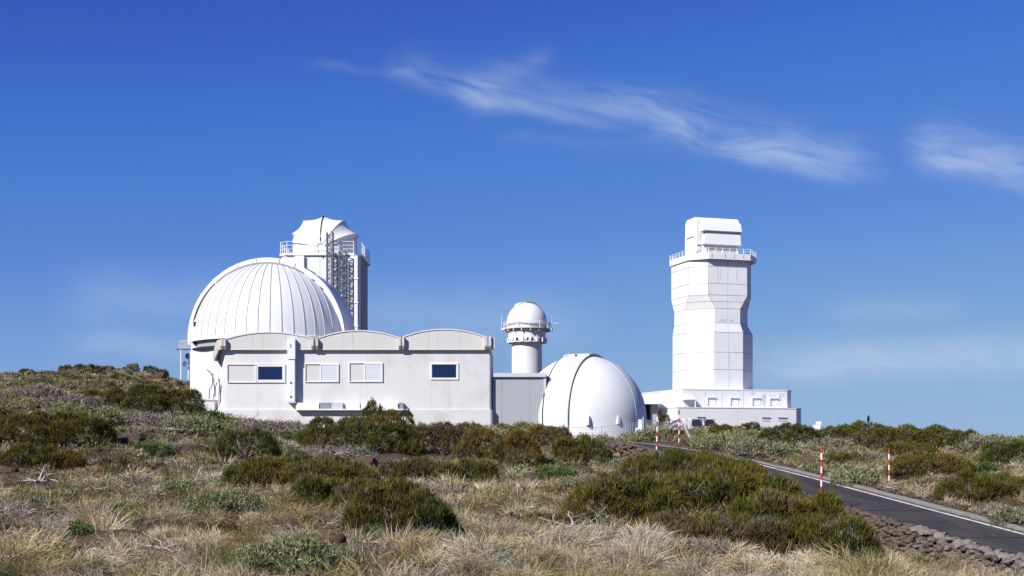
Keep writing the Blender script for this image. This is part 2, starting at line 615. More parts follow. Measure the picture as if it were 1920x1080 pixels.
_c(2000, [(845, 140)])
_c(500, [(775, 140)])
_c(-100, [(735, 150)])
for xx in (-40, -15, 10, 30):
    CTRL.append(np.array([xx, 8.0, -0.15 - 0.02 * max(xx, 0) * 2]))
    CTRL.append(np.array([xx, -10.0, 0.0]))
for yy in (33, 36.5, 40, 44, 48, 54, 60, 66):
    CTRL.append(np.array([road_xn(yy) - 1.1, yy, float(road_z(yy)) - 0.60]))
CTRL = np.array(CTRL)


def _phi(r):
    return np.where(r > 1e-9, r * r * np.log(np.maximum(r, 1e-9)), 0.0)


S_ = 40.0
def _fit():
    P = CTRL[:, :2] / S_
    n = len(P)
    r = np.linalg.norm(P[:, None] - P[None], axis=2)
    A = np.zeros((n + 3, n + 3))
    A[:n, :n] = _phi(r) + np.eye(n) * 0.004
    A[:n, n] = 1; A[:n, n + 1:] = P
    A[n, :n] = 1; A[n + 1:, :n] = P.T
    return np.linalg.solve(A, np.concatenate([CTRL[:, 2], np.zeros(3)]))
_WT = _fit()

_NG = np.random.default_rng(3).random((256, 256))
def vnoise(x, y):
    xi = np.floor(x).astype(int); yi = np.floor(y).astype(int)
    fx = x - xi; fy = y - yi
    fx = fx * fx * (3 - 2 * fx); fy = fy * fy * (3 - 2 * fy)
    g = lambda a, b: _NG[a % 256, b % 256]
    return (g(xi, yi) * (1 - fx) * (1 - fy) + g(xi + 1, yi) * fx * (1 - fy) + g(xi, yi + 1) * (1 - fx) * fy + g(xi + 1, yi + 1) * fx * fy)
def fbm(x, y, o=4):
    s = 0; a = 0.5
    for k in range(o):
        s = s + a * vnoise(x * 2 ** k + 17.3 * k, y * 2 ** k + 9.1 * k); a *= 0.5
    return s
def ss(x, a, b):
    t = np.clip((x - a) / (b - a), 0, 1)
    return t * t * (3 - 2 * t)


def ground_z(x, y):
    x = np.atleast_1d(np.asarray(x, float)); y = np.atleast_1d(np.asarray(y, float))
    shp = x.shape
    xf, yf = x.ravel(), y.ravel()
    xc = np.clip(xf, -75, 75); yc = np.clip(yf, -20, 175)
    P = CTRL[:, :2] / S_
    z = np.empty(len(xf))
    for i in range(0, len(xf), 20000):
        q = np.stack([xc[i:i + 20000], yc[i:i + 20000]], 1) / S_
        r = np.linalg.norm(q[:, None] - P[None], axis=2)
        n = len(P)
        z[i:i + 20000] = _phi(r) @ _WT[:n] + _WT[n] + q @ _WT[n + 1:]
    # bumps
    z = z + (fbm(xf * 0.35, yf * 0.35) - 0.47) * 0.55 * ss(yf, 8, 20) + (fbm(xf * 0.9 + 40, yf * 0.9, 3) - 0.44) * 0.60
    # beyond the crest and off to the sides the land falls away
    far = np.hypot(xf, yf - 70)
    w = ss(far, 95, 220)
    z = z * (1 - w) + (-12.0 + (fbm(xf * 0.01, yf * 0.01) - 0.5) * 8) * w
    # road bench
    s = xf - road_xn(yf)
    rz = road_z(yf)
    fade = (1 - ss(yf, 96, 112)) * ss(yf, -35, 0)
    wn = ss(s, -0.62, -0.30)
    wf = 1 - ss(s, 4.75, 8.0)
    bench = rz - 0.06 + 0.17 * ss(s, 4.45, 4.65)
    wgt = wn * wf * fade
    z = z * (1 - wgt) + bench * wgt
    return z.reshape(shp)


def at(px, py, dmin=15.0, dmax=128.0):
    """point of the ground seen at photo pixel (px, py)"""
    d = np.linspace(dmin, dmax, 900)
    x = (px - 960) * d / F
    zr = CAM_Z + (HOR - py) * d / F
    g = ground_z(x, d)
    hit = np.where(zr <= g)[0]
    k = hit[0] if len(hit) else int(np.argmin(zr - g))
    return np.array([x[k], d[k], g[k]])


def axis(lo, hi, step, far):
    core = np.arange(lo, hi + 1e-6, step)
    ext = []
    s, p = step, hi
    while p < far:
        s *= 1.25; p += s; ext.append(p)
    ext2 = []
    s, p = step, lo
    while p > -far:
        s *= 1.25; p -= s; ext2.append(p)
    return np.concatenate([np.array(ext2[::-1]), core, np.array(ext)])


def build_ground():
    xs = axis(-46, 46, 0.33, 3500)
    ys = axis(14, 126, 0.40, 3500)
    X, Y = np.meshgrid(xs, ys)
    Z = ground_z(X, Y)
    nx, ny = len(xs), len(ys)
    idx = np.arange(nx * ny).reshape(ny, nx)
    q = np.stack([idx[:-1, :-1], idx[:-1, 1:], idx[1:, 1:], idx[1:, :-1]], -1).reshape(-1, 4)
    o = np_mesh('ground', np.stack([X, Y, Z], -1).reshape(-1, 3), q, None, M['soil'], smooth=True)
    tag(o, 'brown volcanic hillside soil under the grass and shrubs', kind='structure')


build_ground()


def strip(name, s0, s1, lift, mat, y0, y1, step=1.0, parent=None, thick=None, s_wob=0.0):
    ys = np.arange(y0, y1 + 1e-6, step)
    mb = MB()
    rings = []
    for y in ys:
        z = float(road_z(y)) + lift
        x = road_xn(y)
        wob = s_wob * (float(vnoise(np.array([y * 0.9]), np.array([3.3]))[0]) - 0.5)
        if thick:
            rings.append([(x + s0, y, z - thick), (x + s1, y, z - thick), (x + s1, y, z), (x + s0, y, z)])
        else:
            rings.append([(x + s0 + wob, y, z), (x + s1 + wob, y, z)])
    mb.loft(rings, closed=bool(thick))
    return mb.build(name, mat, parent)


def build_road():
    rd = strip('road', -0.25, 4.28, 0.0, M['asphalt'], -30, 112)
    tag(rd, 'dark grey asphalt road climbing the slope beside the stone wall', kind='structure')
    ln = strip('road_edge_line', 3.94, 4.10, 0.005, M['line'], -30, 108)
    tag(ln, 'white painted line along the far edge of the road', kind='structure')
    kb = thing('kerb', 'pale concrete kerb along the far side of the road', None, (road_xn(45) + 4.4, 45, road_z(45)))
    kb['kind'] = 'structure'
    y = 30.0
    rr = random.Random(5)
    while y < 74:
        y1 = y + 0.98
        mb = MB()
        dx = rr.uniform(-0.012, 0.012); dz = rr.uniform(-0.012, 0.012)
        rings = []
        for yy in (y, y1):
            x = road_xn(yy) + 4.30 + dx
            z = float(road_z(yy)) + dz - 0.10 * float(ss(np.array(yy), 56, 72))
            rings.append([(x, yy, z - 0.1), (x + 0.26, yy, z - 0.1), (x + 0.26, yy, z + 0.11), (x + 0.05, yy, z + 0.11), (x, yy, z + 0.08)])
        mb.loft(rings)
        mb.build('kerb_block', M['concrete'], kb)
        y = y1 + 0.025


build_road()

# ------------------------------------------------------------------ rocks and stone wall
def rock_mesh(name, seed, flat=0.75, sub=2, rough=0.3, mat=None):
    rr = random.Random(seed)
    import bmesh
    bm = bmesh.new()
    bmesh.ops.create_icosphere(bm, subdivisions=sub, radius=0.5)
    off = Vector((rr.uniform(-50, 50), rr.uniform(-50, 50), rr.uniform(-50, 50)))
    for v in bm.verts:
        p = v.co.normalized()
        n = mnoise.noise(p * 1.3 + off) * 1.2 + mnoise.noise(p * 3.1 + off) * 0.5
        c = max(abs(p.x), abs(p.y), abs(p.z))
        q = p * (0.5 * (1 + rough * n)) * (1 + 0.35 * (1 / c - 1) * 0.0 + 0.0)
        q = q.lerp(p / c * 0.42, 0.45)
        v.co = Vector((q.x, q.y, q.z * flat))
    me = bpy.data.meshes.new(name)
    bm.to_mesh(me); bm.free()
    me.materials.append(mat)
    return me


def build_wall():
    wt = 0.50
    w = thing('dry_stone_wall', 'low dry stone retaining wall along the near side of the road', 'stone wall', (road_xn(42) - 0.4, 42, -1.6))
    # rubble core
    mb = MB()
    rings = []
    for y in np.arange(28, 76, 1.0):
        x = road_xn(y); z = float(road_z(y)) + wt - 0.10
        rings.append([(x - 0.62, y, z - 1.7), (x - 0.22, y, z - 1.7), (x - 0.22, y, z), (x - 0.55, y, z)])
    mb.loft(rings)
    mb.build('rubble_core', M['core'], w)
    meshes = [rock_mesh('stone', 100 + i, 0.9, 1, 0.6, M['wallstone']) for i in range(9)]
    caps = [rock_mesh('stone', 200 + i, 0.8, 1, 0.5, M['capstone']) for i in range(5)]
    rr = random.Random(11)
    base = world_loc(w)
    cand = []
    y = 33.5
    y_end = 49.5
    for row in range(8):
        y = 33.0 + rr.uniform(0, 0.2)
        while y < y_end:
            wdt = rr.uniform(0.11, 0.32)
            h = rr.uniform(0.11, 0.22)
            x = road_xn(y) - 0.60 - 0.03 * row + rr.uniform(-0.10, 0.05)
            z = float(road_z(y)) + wt - 0.18 - row * 0.135 + rr.uniform(-0.06, 0.05)
            g = float(ground_z(x - 0.25, y)[0])
            if z > g - 0.12:
                cand.append((x, y, z, wdt, h, 0))
            y += wdt * 0.92
    for side in (-0.50, -0.28):
        y = 33.0
        while y < y_end:
            wdt = rr.uniform(0.16, 0.46)
            cand.append((road_xn(y) + side + rr.uniform(-0.04, 0.04), y, float(road_z(y)) + wt - 0.06 + rr.uniform(-0.06, 0.05), wdt, rr.uniform(0.12, 0.2), 1))
            y += wdt * 0.9
    # the ones that show largest: nearest and inside the picture
    inview = [c for c in cand if 960 + F * c[0] / c[1] < 1935]
    rest = [c for c in cand if 960 + F * c[0] / c[1] >= 1935]
    inview.sort(key=lambda c: c[1])
    singles, rest = inview[:290], rest + inview[290:]
    for c in singles:
        me = rr.choice(caps if c[5] else meshes)
        o = bpy.data.objects.new('stone', me)
        o.location = (c[0] - base[0], c[1] - base[1], c[2] - base[2])
        o.rotation_euler = (rr.uniform(-0.6, 0.6), rr.uniform(-0.35, 0.35), rr.choice((0, math.pi)) + rr.uniform(-0.6, 0.6) + 0.19)
        o.scale = (0.30 + (0.1 if c[5] else 0), c[3] * 1.12, c[4] * 1.25)
        o.parent = w
        col.objects.link(o)
    # farther stretch: one joined mesh of small stones
    yy = 49.5
    far = list(rest)
    while yy < 76:
        for row in range(5):
            far.append((road_xn(yy) - 0.58 + rr.uniform(-0.35, 0.12), yy + rr.uniform(-0.1, 0.1), float(road_z(yy)) + wt - 0.16 - row * 0.16 + rr.uniform(-.12, .10), rr.uniform(0.16, 0.48), rr.uniform(.14, .32), 0))
        far.append((road_xn(yy) - 0.4, yy, float(road_z(yy)) + wt - 0.05, 0.34, 0.16, 1))
        yy += 0.26
    V, T = [], []
    n0 = 0
    srcs = []
    for me in meshes:
        a = np.empty(len(me.vertices) * 3); me.vertices.foreach_get('co', a)
        t = np.array([list(p.vertices) for p in me.polygons])
        srcs.append((a.reshape(-1, 3), t))
    for c in far:
        a, t = rr.choice(srcs)
        th = rr.uniform(0, 6.28)
        p = a * np.array([0.34, c[3] * 1.1, c[4] * 1.25])
        p = np.stack([p[:, 0] * math.cos(th * 0.05) - p[:, 1] * math.sin(th * 0.05), p[:, 0] * math.sin(th * 0.05) + p[:, 1] * math.cos(th * 0.05), p[:, 2]], 1)
        V.append(p + np.array(c[:3])); T.append(t + n0); n0 += len(a)
    o = np_mesh('far_stones', np.concatenate(V), None, np.concatenate(T), M['farstone'], w)
    o['kind'] = 'stuff'


build_wall()

# ------------------------------------------------------------------ buildings
def arc_pts(cx, cy, r, a0, a1, n):
    return [(cx + r * math.cos(math.radians(a0 + (a1 - a0) * i / n)), cy + r * math.sin(math.radians(a0 + (a1 - a0) * i / n))) for i in range(n + 1)]


def rounded_rect(x0, x1, y0, y1, rfl, rfr, rb=0.05):
    p = []
    p += arc_pts(x0 + rfl, y0 + rfl, rfl, 180, 270, 8)
    p += arc_pts(x1 - rfr, y0 + rfr, rfr, 270, 360, 8)
    p += [(x1, y1), (x0, y1)]
    return p


def vaulted_building():
    D = 95.0
    k = D / F
    X = lambda px: (px - 960) * k
    Z = lambda py: CAM_Z + (HOR - py) * k
    x0, x1 = X(404), X(921.5)
    t = thing('vaulted_building', 'long white stucco building with three shallow vaulted parapets in front of the ribbed dome', 'building', ((x0 + x1) / 2, D, 3.0))
    yb = D + 9.0
    MB().prism(rounded_rect(x0, x1, D, yb, 0.9, 0.22), 1.0, Z(654)).build('wall', M['stucco'], t, True, 40)
    # plinth
    MB().prism(rounded_rect(x0 - 0.1, x1 + 0.13, D - 0.14, yb - 0.2, 0.9, 0.3), 0.9, Z(768.5)).build('plinth', M['stucco'], t, True, 40)
    # vaulted parapets
    for (a, b, ye, yp) in ((424.5, 588, 636.5, 623.5), (597.5, 750, 634.5, 620.5), (757, 909.5, 632, 618)):
        xa, xb = X(a), X(b)
        ze, zp, zb = Z(ye), Z(yp), Z(655.3)
        n = 22
        prof = [(xa, zb), (xb, zb)]
        for i in range(n + 1):
            u = 1 - i / n
            xx = xa + (xb - xa) * u
            w = 2 * u - 1
            prof.append((xx, ze + (zp - ze) * (1 - abs(w) ** 2.1)))
        rings = [[(p[0], y, p[1]) for p in prof] for y in (D - 0.26, yb)]
        v = MB().loft(rings).build('vault', M['vault'], t, True, 30)
        # raised rim of the vault
        mb = MB()
        rim = []
        for i in range(n + 1):
            p = prof[2 + i]
            rim.append([(p[0], D - 0.32, p[1] - 0.05), (p[0], D + 0.1, p[1] - 0.05), (p[0], D + 0.1, p[1] + 0.04), (p[0], D - 0.32, p[1] + 0.04)])
        mb.loft(rim)
        mb.build('vault_rim', M['stucco'], v)
        for fr in (0.3, 0.42, 0.68):
            xx = xa + (xb - xa) * fr
            top = ze + (zp - ze) * (1 - abs(2 * fr - 1) ** 2.1)
            MB().box(xx - 0.018, xx + 0.018, D - 0.275, D - 0.25, zb + 0.02, top - 0.06).build('vault_joint', M['blind'], v)
    # drip edge under the parapets
    MB().box(X(414), X(921), D - 0.30, D + 0.3, Z(656.6), Z(655.4)).build('drip_edge', M['stucco'], t)
    # water spouts between the vaults: pairs of thin cheeks
    def spout(px, zt, zb_, dep=0.62, mat='stucco'):
        xx = X(px)
        prof = [(D + 0.05, zt), (D - dep, zt), (D - dep, zb_ + 0.25), (D - dep + 0.2, zb_), (D + 0.05, zb_)]
        return [[(xx + s, p[0], p[1]) for p in prof] for s in (-0.085, 0.085)]
    for pa, pb, top in ((418.5, 424.0, 637), (588, 596.2, 636), (750.5, 757.0, 633), (911, 919, 631)):
        g = MB()
        for q in (pa, pb):
            g.loft(spout(q, Z(top), Z(656.0)))
        g.box(X(pa), X(pb), D - 0.35, D, Z(656), Z(652))
        g.build('water_spout', M['beige'], t)
    MB().box(X(919), X(927.8), D - 0.4, D + 0.6, Z(655), Z(634)).build('corner_gutter', M['stucco'], t)
    # corner bracket on the far side, splayed down the wall
    mb = MB()
    prof = [(X(420), Z(638)), (X(410), Z(638)), (X(406), Z(645)), (X(400.5), Z(673)), (X(403.5), Z(677)), (X(412), Z(656.5)), (X(420), Z(656))]
    mb.loft([[(p[0], y, p[1]) for p in prof] for y in (D - 0.40, D + 0.7)])
    mb.build('corner_bracket', M['beige'], t)
    # cable duct
    MB().box(X(541.5), X(556), D - 0.66, D, Z(674.5), Z(636.5)).build('cable_duct', M['louvre'], t)
    MB().box(X(543), X(555), D - 0.60, D, Z(753), Z(676.2)).build('cable_duct', M['louvre'], t)
    for pyc in (648, 652, 718, 744):
        MB().box(X(546.5), X(549), D - 0.675, D - 0.55, Z(pyc + 1.2), Z(pyc - 1)).build('duct_clip', M['dark'], t)
    MB().box(X(541.5), X(556.5), D - 0.64, D, Z(756), Z(753.2)).build('duct_foot', M['greytrim'], t)
    # cable tray with boxes
    tr = MB().box(X(556), X(765), D - 0.62, D - 0.02, Z(769.5), Z(767)).build('cable_tray', M['trim'], t)
    for a, b, m_ in ((557, 600, 'trim'), (602, 622, 'seam'), (623, 644, 'greytrim'), (650, 676, 'trim'), (678, 712, 'trim'), (716, 747, 'trim'), (750, 757, 'seam')):
        MB().box(X(a), X(b), D - 0.5, D - 0.05, Z(766.8), Z(755.5)).build('tray_box', M[m_], tr)
    # windows
    def frame(p0, p1, q0, q1, w, dep, parent, mat='trim', name='window_frame'):
        f = MB()
        a, b, c, d = X(p0), X(p1), Z(q1), Z(q0)
        yf = D - dep
        f.box(a, b, yf, D + 0.02, d - w, d)
        f.box(a, b, yf, D + 0.02, c, c + w)
        f.box(a, a + w, yf + 0.001, D + 0.02, c + w, d - w)
        f.box(b - w, b, yf + 0.001, D + 0.02, c + w, d - w)
        return f.build(name, M[mat], parent)
    def panel(p0, p1, q0, q1, y, th, parent, mat, name):
        return MB().box(X(p0), X(p1), D + y, D + y + th, Z(q1), Z(q0)).build(name, M[mat], parent)
    # first: long recess, blind half, glazed half
    w = panel(426.4, 534.5, 683.2, 717.2, -0.012, 0.1, t, 'blind', 'window')
    frame(426, 535, 682.8, 717.6, 0.045, 0.10, w)
    frame(481, 533.2, 684.6, 715.8, 0.105, 0.08, w, name='window_sash')
    panel(485.4, 529, 688.6, 711.6, -0.03, 0.015, w, 'glass', 'pane')
    MB().box(X(479.2), X(480.6), D - 0.11, D, Z(716), Z(684.5)).build('mullion', M['trim'], w)
    for i, (a, b, q0, q1) in enumerate(((572, 635.5, 682, 716.6), (654.6, 717.8, 680.2, 716.4))):
        w = panel(a + .4, b - .4, q0 + .4, q1 - .4, -0.012, 0.1, t, 'blind', 'window')
        frame(a, b, q0, q1, 0.045, 0.10, w)
        m_ = a + (b - a) * 0.46
        sh = frame(m_, b - 1.6, q0 + 1.2, q1 - 1.4, 0.06, 0.10, w, 'trim', 'louvred_shutter')
        n = 15
        for j in range(n):
            zz = Z(q1 - 2.4) + (Z(q0 + 2.2) - Z(q1 - 2.4)) * (j + 0.5) / n
            h = (Z(q0 + 2.2) - Z(q1 - 2.4)) / n
            s = MB()
            xa, xb = X(m_ + 1.5), X(b - 3.2)
            s.add([(xa, D - 0.085, zz - h * .45), (xb, D - 0.085, zz - h * .45), (xb, D - 0.035, zz + h * .42), (xa, D - 0.035, zz + h * .42),
                   (xa, D - 0.07, zz - h * .5), (xb, D - 0.07, zz - h * .5), (xb, D - 0.02, zz + h * .36), (xa, D - 0.02, zz + h * .36)],
                  [(0, 1, 2, 3), (7, 6, 5, 4), (0, 4, 5, 1), (3, 2, 6, 7), (0, 3, 7, 4), (1, 5, 6, 2)])
            s.build('slat', M['louvre'], sh)
    w = panel(807.4, 859, 681, 711.4, -0.012, 0.1, t, 'blind', 'window')
    frame(806.8, 859.6, 680.4, 711.8, 0.11, 0.08, w)
    panel(811.2, 855, 684.4, 707.8, -0.03, 0.015, w, 'glass', 'pane')
    return t


vaulted_building()


def ribbed_dome():
    D = 103.0
    k = D / F
    cx = (512 - 960) * k
    R = 146.5 * k
    cz = CAM_Z + (HOR - 639) * k
    C = Vector((cx, D, cz))
    t = thing('domed_observatory', 'large white ribbed dome with a raised shutter arch behind the vaulted building', 'observatory', (cx, D, 3.5))
    # octagonal drum
    oc = [(cx + 6.55 * math.sin(math.radians(22.5 + 45 * i)), D - 6.55 * math.cos(math.radians(22.5 + 45 * i))) for i in range(8)]
    zt = 9.45
    MB().prism(oc, 1.0, zt).build('drum', M['stucco'], t)
    MB().revolve([(6.15, zt - .1), (6.15, cz - 0.35)], 48, (cx, D, 0)).build('drum_band', M['grey'], t, True, 40)
    MB().revolve([(6.42, zt + .005), (6.42, zt + 0.16), (6.2, zt + 0.16)], 48, (cx, D, 0)).build('drum_rail', M['dark'], t, True, 40)
    MB().revolve([(6.2, cz - 0.30), (6.50, cz - 0.30), (6.50, cz - 0.06), (6.3, cz - 0.0)], 64, (cx, D, 0)).build('base_ring', M['dome'], t, True, 40)
    # shell
    prof = [(R * math.cos(math.radians(e)), R * math.sin(math.radians(e))) for e in np.linspace(-2, 88.5, 34)]
    dome = MB().revolve(prof, 88, C).build('dome', M['dome'], t, True, 30)
    sl = 2.05
    rot = math.radians(-5.0)       # slit frame: its near rail swings a little forward at the photo's left
    cr, sr = math.cos(rot), math.sin(rot)
    def S(x, y, z):                # slit frame -> world
        return (C.x + x * cr - y * sr, C.y + x * sr + y * cr, C.z + z)
    # ribs, clipped at the near rail of the slit
    for i in range(46):
        a = math.radians(-90 + i * 4.0 * 180 / 176 * 1.0)
        pts = []
        for e in np.linspace(-1, 86, 40):
            er = math.radians(e)
            p = (R * math.cos(er) * math.sin(a), -R * math.cos(er) * math.cos(a), R * math.sin(er))
            yl = -p[0] * (-sr) * -1 + p[1] * cr
            yl = -p[0] * sr + p[1] * cr
            if yl > -(sl + 0.1):
                break
            pts.append((p, er))
        if len(pts) < 3 or i % 2 == 1:
            continue
        tx, ty = math.cos(a), math.sin(a)
        rings = []
        for p, er in pts:
            nrm = Vector(p).normalized()
            tv = Vector((tx, ty, 0)) * 0.024
            b = C + Vector(p) - nrm * 0.02
            o_ = C + Vector(p) + nrm * 0.045
            rings.append([b - tv, b + tv, o_ + tv, o_ - tv])
        MB().loft(rings).build('rib', M['rib'], dome)
    # shutter skin and rails
    def arch(r, y, a0, a1, n=40):
        return [(r * math.cos(math.radians(a0 + (a1 - a0) * i / n)), y, r * math.sin(math.radians(a0 + (a1 - a0) * i / n))) for i in range(n + 1)]
    def band(r0, r1, y0, y1, a0, a1, n=44):
        rings = []
        for i in range(n + 1):
            a = math.radians(a0 + (a1 - a0) * i / n)
            c_, s_ = math.cos(a), math.sin(a)
            rings.append([S(r * c_, y, r * s_) for r, y in ((r0, y0), (r1, y0), (r1, y1), (r0, y1))])
        return rings
    rs = math.sqrt(R * R - sl * sl)
    MB().loft(band(rs - 0.4, R + 0.14, -sl + 0.22, sl, 62, 183)).build('shutter', M['dome'], dome, True, 40)
    MB().loft(band(rs - 0.4, R + 0.06, -sl + 0.2, sl, -2, 61.5)).build('lower_shutter', M['dome'], dome, True, 40)
    MB().loft(band(rs - 0.3, R + 0.05, -sl, -sl + 0.20, 60, 184)).build('slit_rail', M['dome'], dome, True, 40)
    MB().loft(band(rs - 0.3, R + 0.02, -sl, -sl + 0.18, -2, 60)).build('slit_rail', M['dome'], dome, True, 40)
    MB().loft(band(rs - 0.3, rs + 0.06, -sl - 0.20, -sl - 0.005, 133, 184)).build('slit_shade_strip', M['dark'], dome, True, 40)  # dark strip standing in for the darkness of the open gap by the rail
    MB().loft(band(rs - 0.3, rs + 0.07, -sl - 0.20, -sl - 0.005, 63, 132)).build('slit_shade_strip', M['seam'], dome, True, 40)  # grey strip colours in the shade on the inner rail
    for a in (132, 112, 97, 80, 68, 146):
        r_ = MB()
        r_.loft(band(rs - 0.1, R + 0.12, -sl - 0.05, -sl + 0.05, a, a + 0.6, 2))
        r_.build('rail_clamp', M['dome'], dome)
    for a0, a1 in ((60, 62.6), (50, 51.5), (41, 42.5)):
        MB().loft(band(rs - .2, rs + 0.06, -sl - 0.16, -sl - 0.02, a0, a1, 4)).build('shutter_drive', M['seam'], dome)
    # shutter end housing hanging down at the side
    hb = MB()
    xl = cx - R + 0.52
    hb.prism([(xl - 0.18, D - 2.6), (xl + 0.42, D - 2.75), (xl + 0.42, D + 2.0), (xl - 0.18, D + 2.0)], 6.5, cz + 1.0)
    hb.loft([[(xl - 0.18, D - 2.6, cz + 1.0), (xl + 0.42, D - 2.75, cz + 1.0), (xl + 0.42, D + 2.0, cz + 1.0), (xl - 0.18, D + 2.0, cz + 1.0)],
             [(xl + 0.42, D - 2.4, cz + 2.0), (xl + 0.75, D - 2.4, cz + 2.0), (xl + 0.75, D + 2.0, cz + 2.0), (xl + 0.42, D + 2.0, cz + 2.0)]])
    h = hb.build('shutter_housing', M['dome'], t)
    yf = D - 2.78
    MB().box(xl + 0.02, xl + 0.26, yf - 0.1, yf + 0.1, cz - 0.5, cz - 0.2).build('drive_motor', M['dark'], h)
    MB().box(xl + 0.25, xl + 0.60, yf - 0.16, yf + 0.1, cz - 0.62, cz - 0.1).build('drive_motor', M['dark'], h)
    MB().box(xl + 0.06, xl + 0.30, yf - 0.06, yf + 0.1, cz + 0.92, cz + 1.25).build('drive_motor', M['dark'], h)
    MB().box(xl + 0.10, xl + 0.22, yf - 0.05, yf + 0.1, cz - 1.75, cz - 1.3).build('hook', M['seam'], h)
    MB().box(xl + 0.15, xl + 0.55, yf - 0.06, yf + 0.1, cz - 2.5, cz - 2.38).build('hook', M['seam'], h)
    return t


ribbed_dome()


def entrance_block():
    D = 96.2
    k = D / F
    X = lambda px: (px - 960) * k
    Z = lambda py: CAM_Z + (HOR - py) * k
    t = thing('entrance_block', 'small low white block at the corner of the vaulted building', 'annexe', (X(372), D, Z(780)))
    MB().box(X(344), X(402), D, D + 3.0, 1.5, Z(751)).build('wall', M['stucco'], t)
    MB().box(X(343), X(402), D - 0.08, D + 3.05, Z(751) + .003, Z(748.6)).build('coping', M['blind'], t)
    v = MB().box(X(376.5), X(389), D - 0.03, D + 0.02, Z(766.5), Z(757)).build('vent', M['trim'], t)
    for i in range(4):
        MB().box(X(377.3), X(388.2), D - 0.05, D - 0.028, Z(764.6 - i * 2.0), Z(763.9 - i * 2.0)).build('vent_slat', M['seam'], v)
    # grey tubes standing in for cast shadow marks on the wall above it
    c = MB()
    for pts in ([(392, 748), (393, 730), (398, 722), (399, 700)], [(399, 748), (402, 736), (401, 712), (396, 700), (388, 693)], [(403, 745), (404, 725), (407, 716)]):
        c.tube([W(px, py, 94.85) for px, py in pts], 0.05, 6)
    c.build('conduit_or_shadow', M['seam'], t)
    return t


entrance_block()


def antenna_mast():
    D = 108.0
    t = thing('antenna_mast', 'thin white mast with mesh panel and small dishes beside the ribbed dome', 'antenna', W(339.5, 705, D))
    MB().tube([W(339.5, 712, D), W(339.5, 655, D)], 0.055, 8).build('pole', M['trim'], t)
    MB().tube([W(353.5, 712, D), W(353.5, 688, D)], 0.06, 8).build('pole', M['trim'], t)
    MB().tube([W(331, 655, D), W(360, 654.5, D)], 0.07, 6).build('crossbar', M['steel'], t)
    m = MB()
    for i in range(15):
        a = W(337 + i * 1.5, 637 + (i % 3), D + 0.1 * (i % 2)); b = W(334 + i * 1.75, 654, D)
        m.tube([a, b], 0.016, 4)
    for j in range(8):
        y = 638 + j * 2.1
        m.tube([W(337.5 - j * 0.5, y, D), W(359, y, D)], 0.016, 4)
    m.build('mesh_panel', M['galv'], t)
    def dish(px, py, r, dx, mat):
        c = Vector(W(px, py, D - 0.3))
        ax = Vector((dx, -0.6, 0.1)).normalized()
        u = ax.orthogonal().normalized(); v = ax.cross(u)
        rings = []
        for q, h in ((0.02, 0), (0.5, 0.06), (0.85, 0.16), (1.0, 0.24), (0.96, 0.26), (0.5, 0.10), (0.02, 0.05)):
            rings.append([c + ax * (h * r * 2) + (u * math.cos(a) + v * math.sin(a)) * r * q for a in np.linspace(0, 2 * math.pi, 18, endpoint=False)])
        o = MB().loft(rings).build('dish', M[mat], t, True, 50)
        MB().tube([c + ax * 0.02, c + ax * r * 1.3], 0.03, 6).build('feed', M['steel'], o)
    dish(350.5, 668.5, 0.26, 0.6, 'steel')
    dish(344, 682, 0.24, 0.8, 'trim')
    MB().box(*(W(354, 680, D)[0], W(357.5, 680, D)[0]), D - .4, D - .2, W(0, 684, D)[2], W(0, 674, D)[2]).build('radio_box', M['steel'], t)
    return t


antenna_mast()


def grey_annexe():
    D = 95.5
    k = D / F
    X = lambda px: (px - 960) * k
    Z = lambda py: CAM_Z + (HOR - py) * k
    t = thing('grey_annexe', 'plain grey metal-clad annexe between the vaulted building and the smooth dome', 'annexe', (X(973), D, 3.0))
    pw = [924, 941, 993.5, 1018.5]
    MB().box(X(923.5), X(1022), D + 0.03, D + 6, 1.2, Z(703)).build('frame_wall', M['greytrim'], t)
    for a, b in zip(pw[:-1], pw[1:]):
        MB().box(X(a) + 0.008, X(b) - 0.008, D - 0.01, D + 0.028, 1.3, Z(707.2)).build('wall_panel', M['corr'], t)
    MB().box(X(1018.8), X(1024), D - 0.08, D + 6.1, 1.2, Z(707.3)).build('corner_trim', M['greytrim'], t)
    MB().box(X(922.5), X(1024.2), D - 0.22, D + 6.1, Z(707), Z(699.8)).build('fascia', M['greytrim'], t)
    return t


grey_annexe()


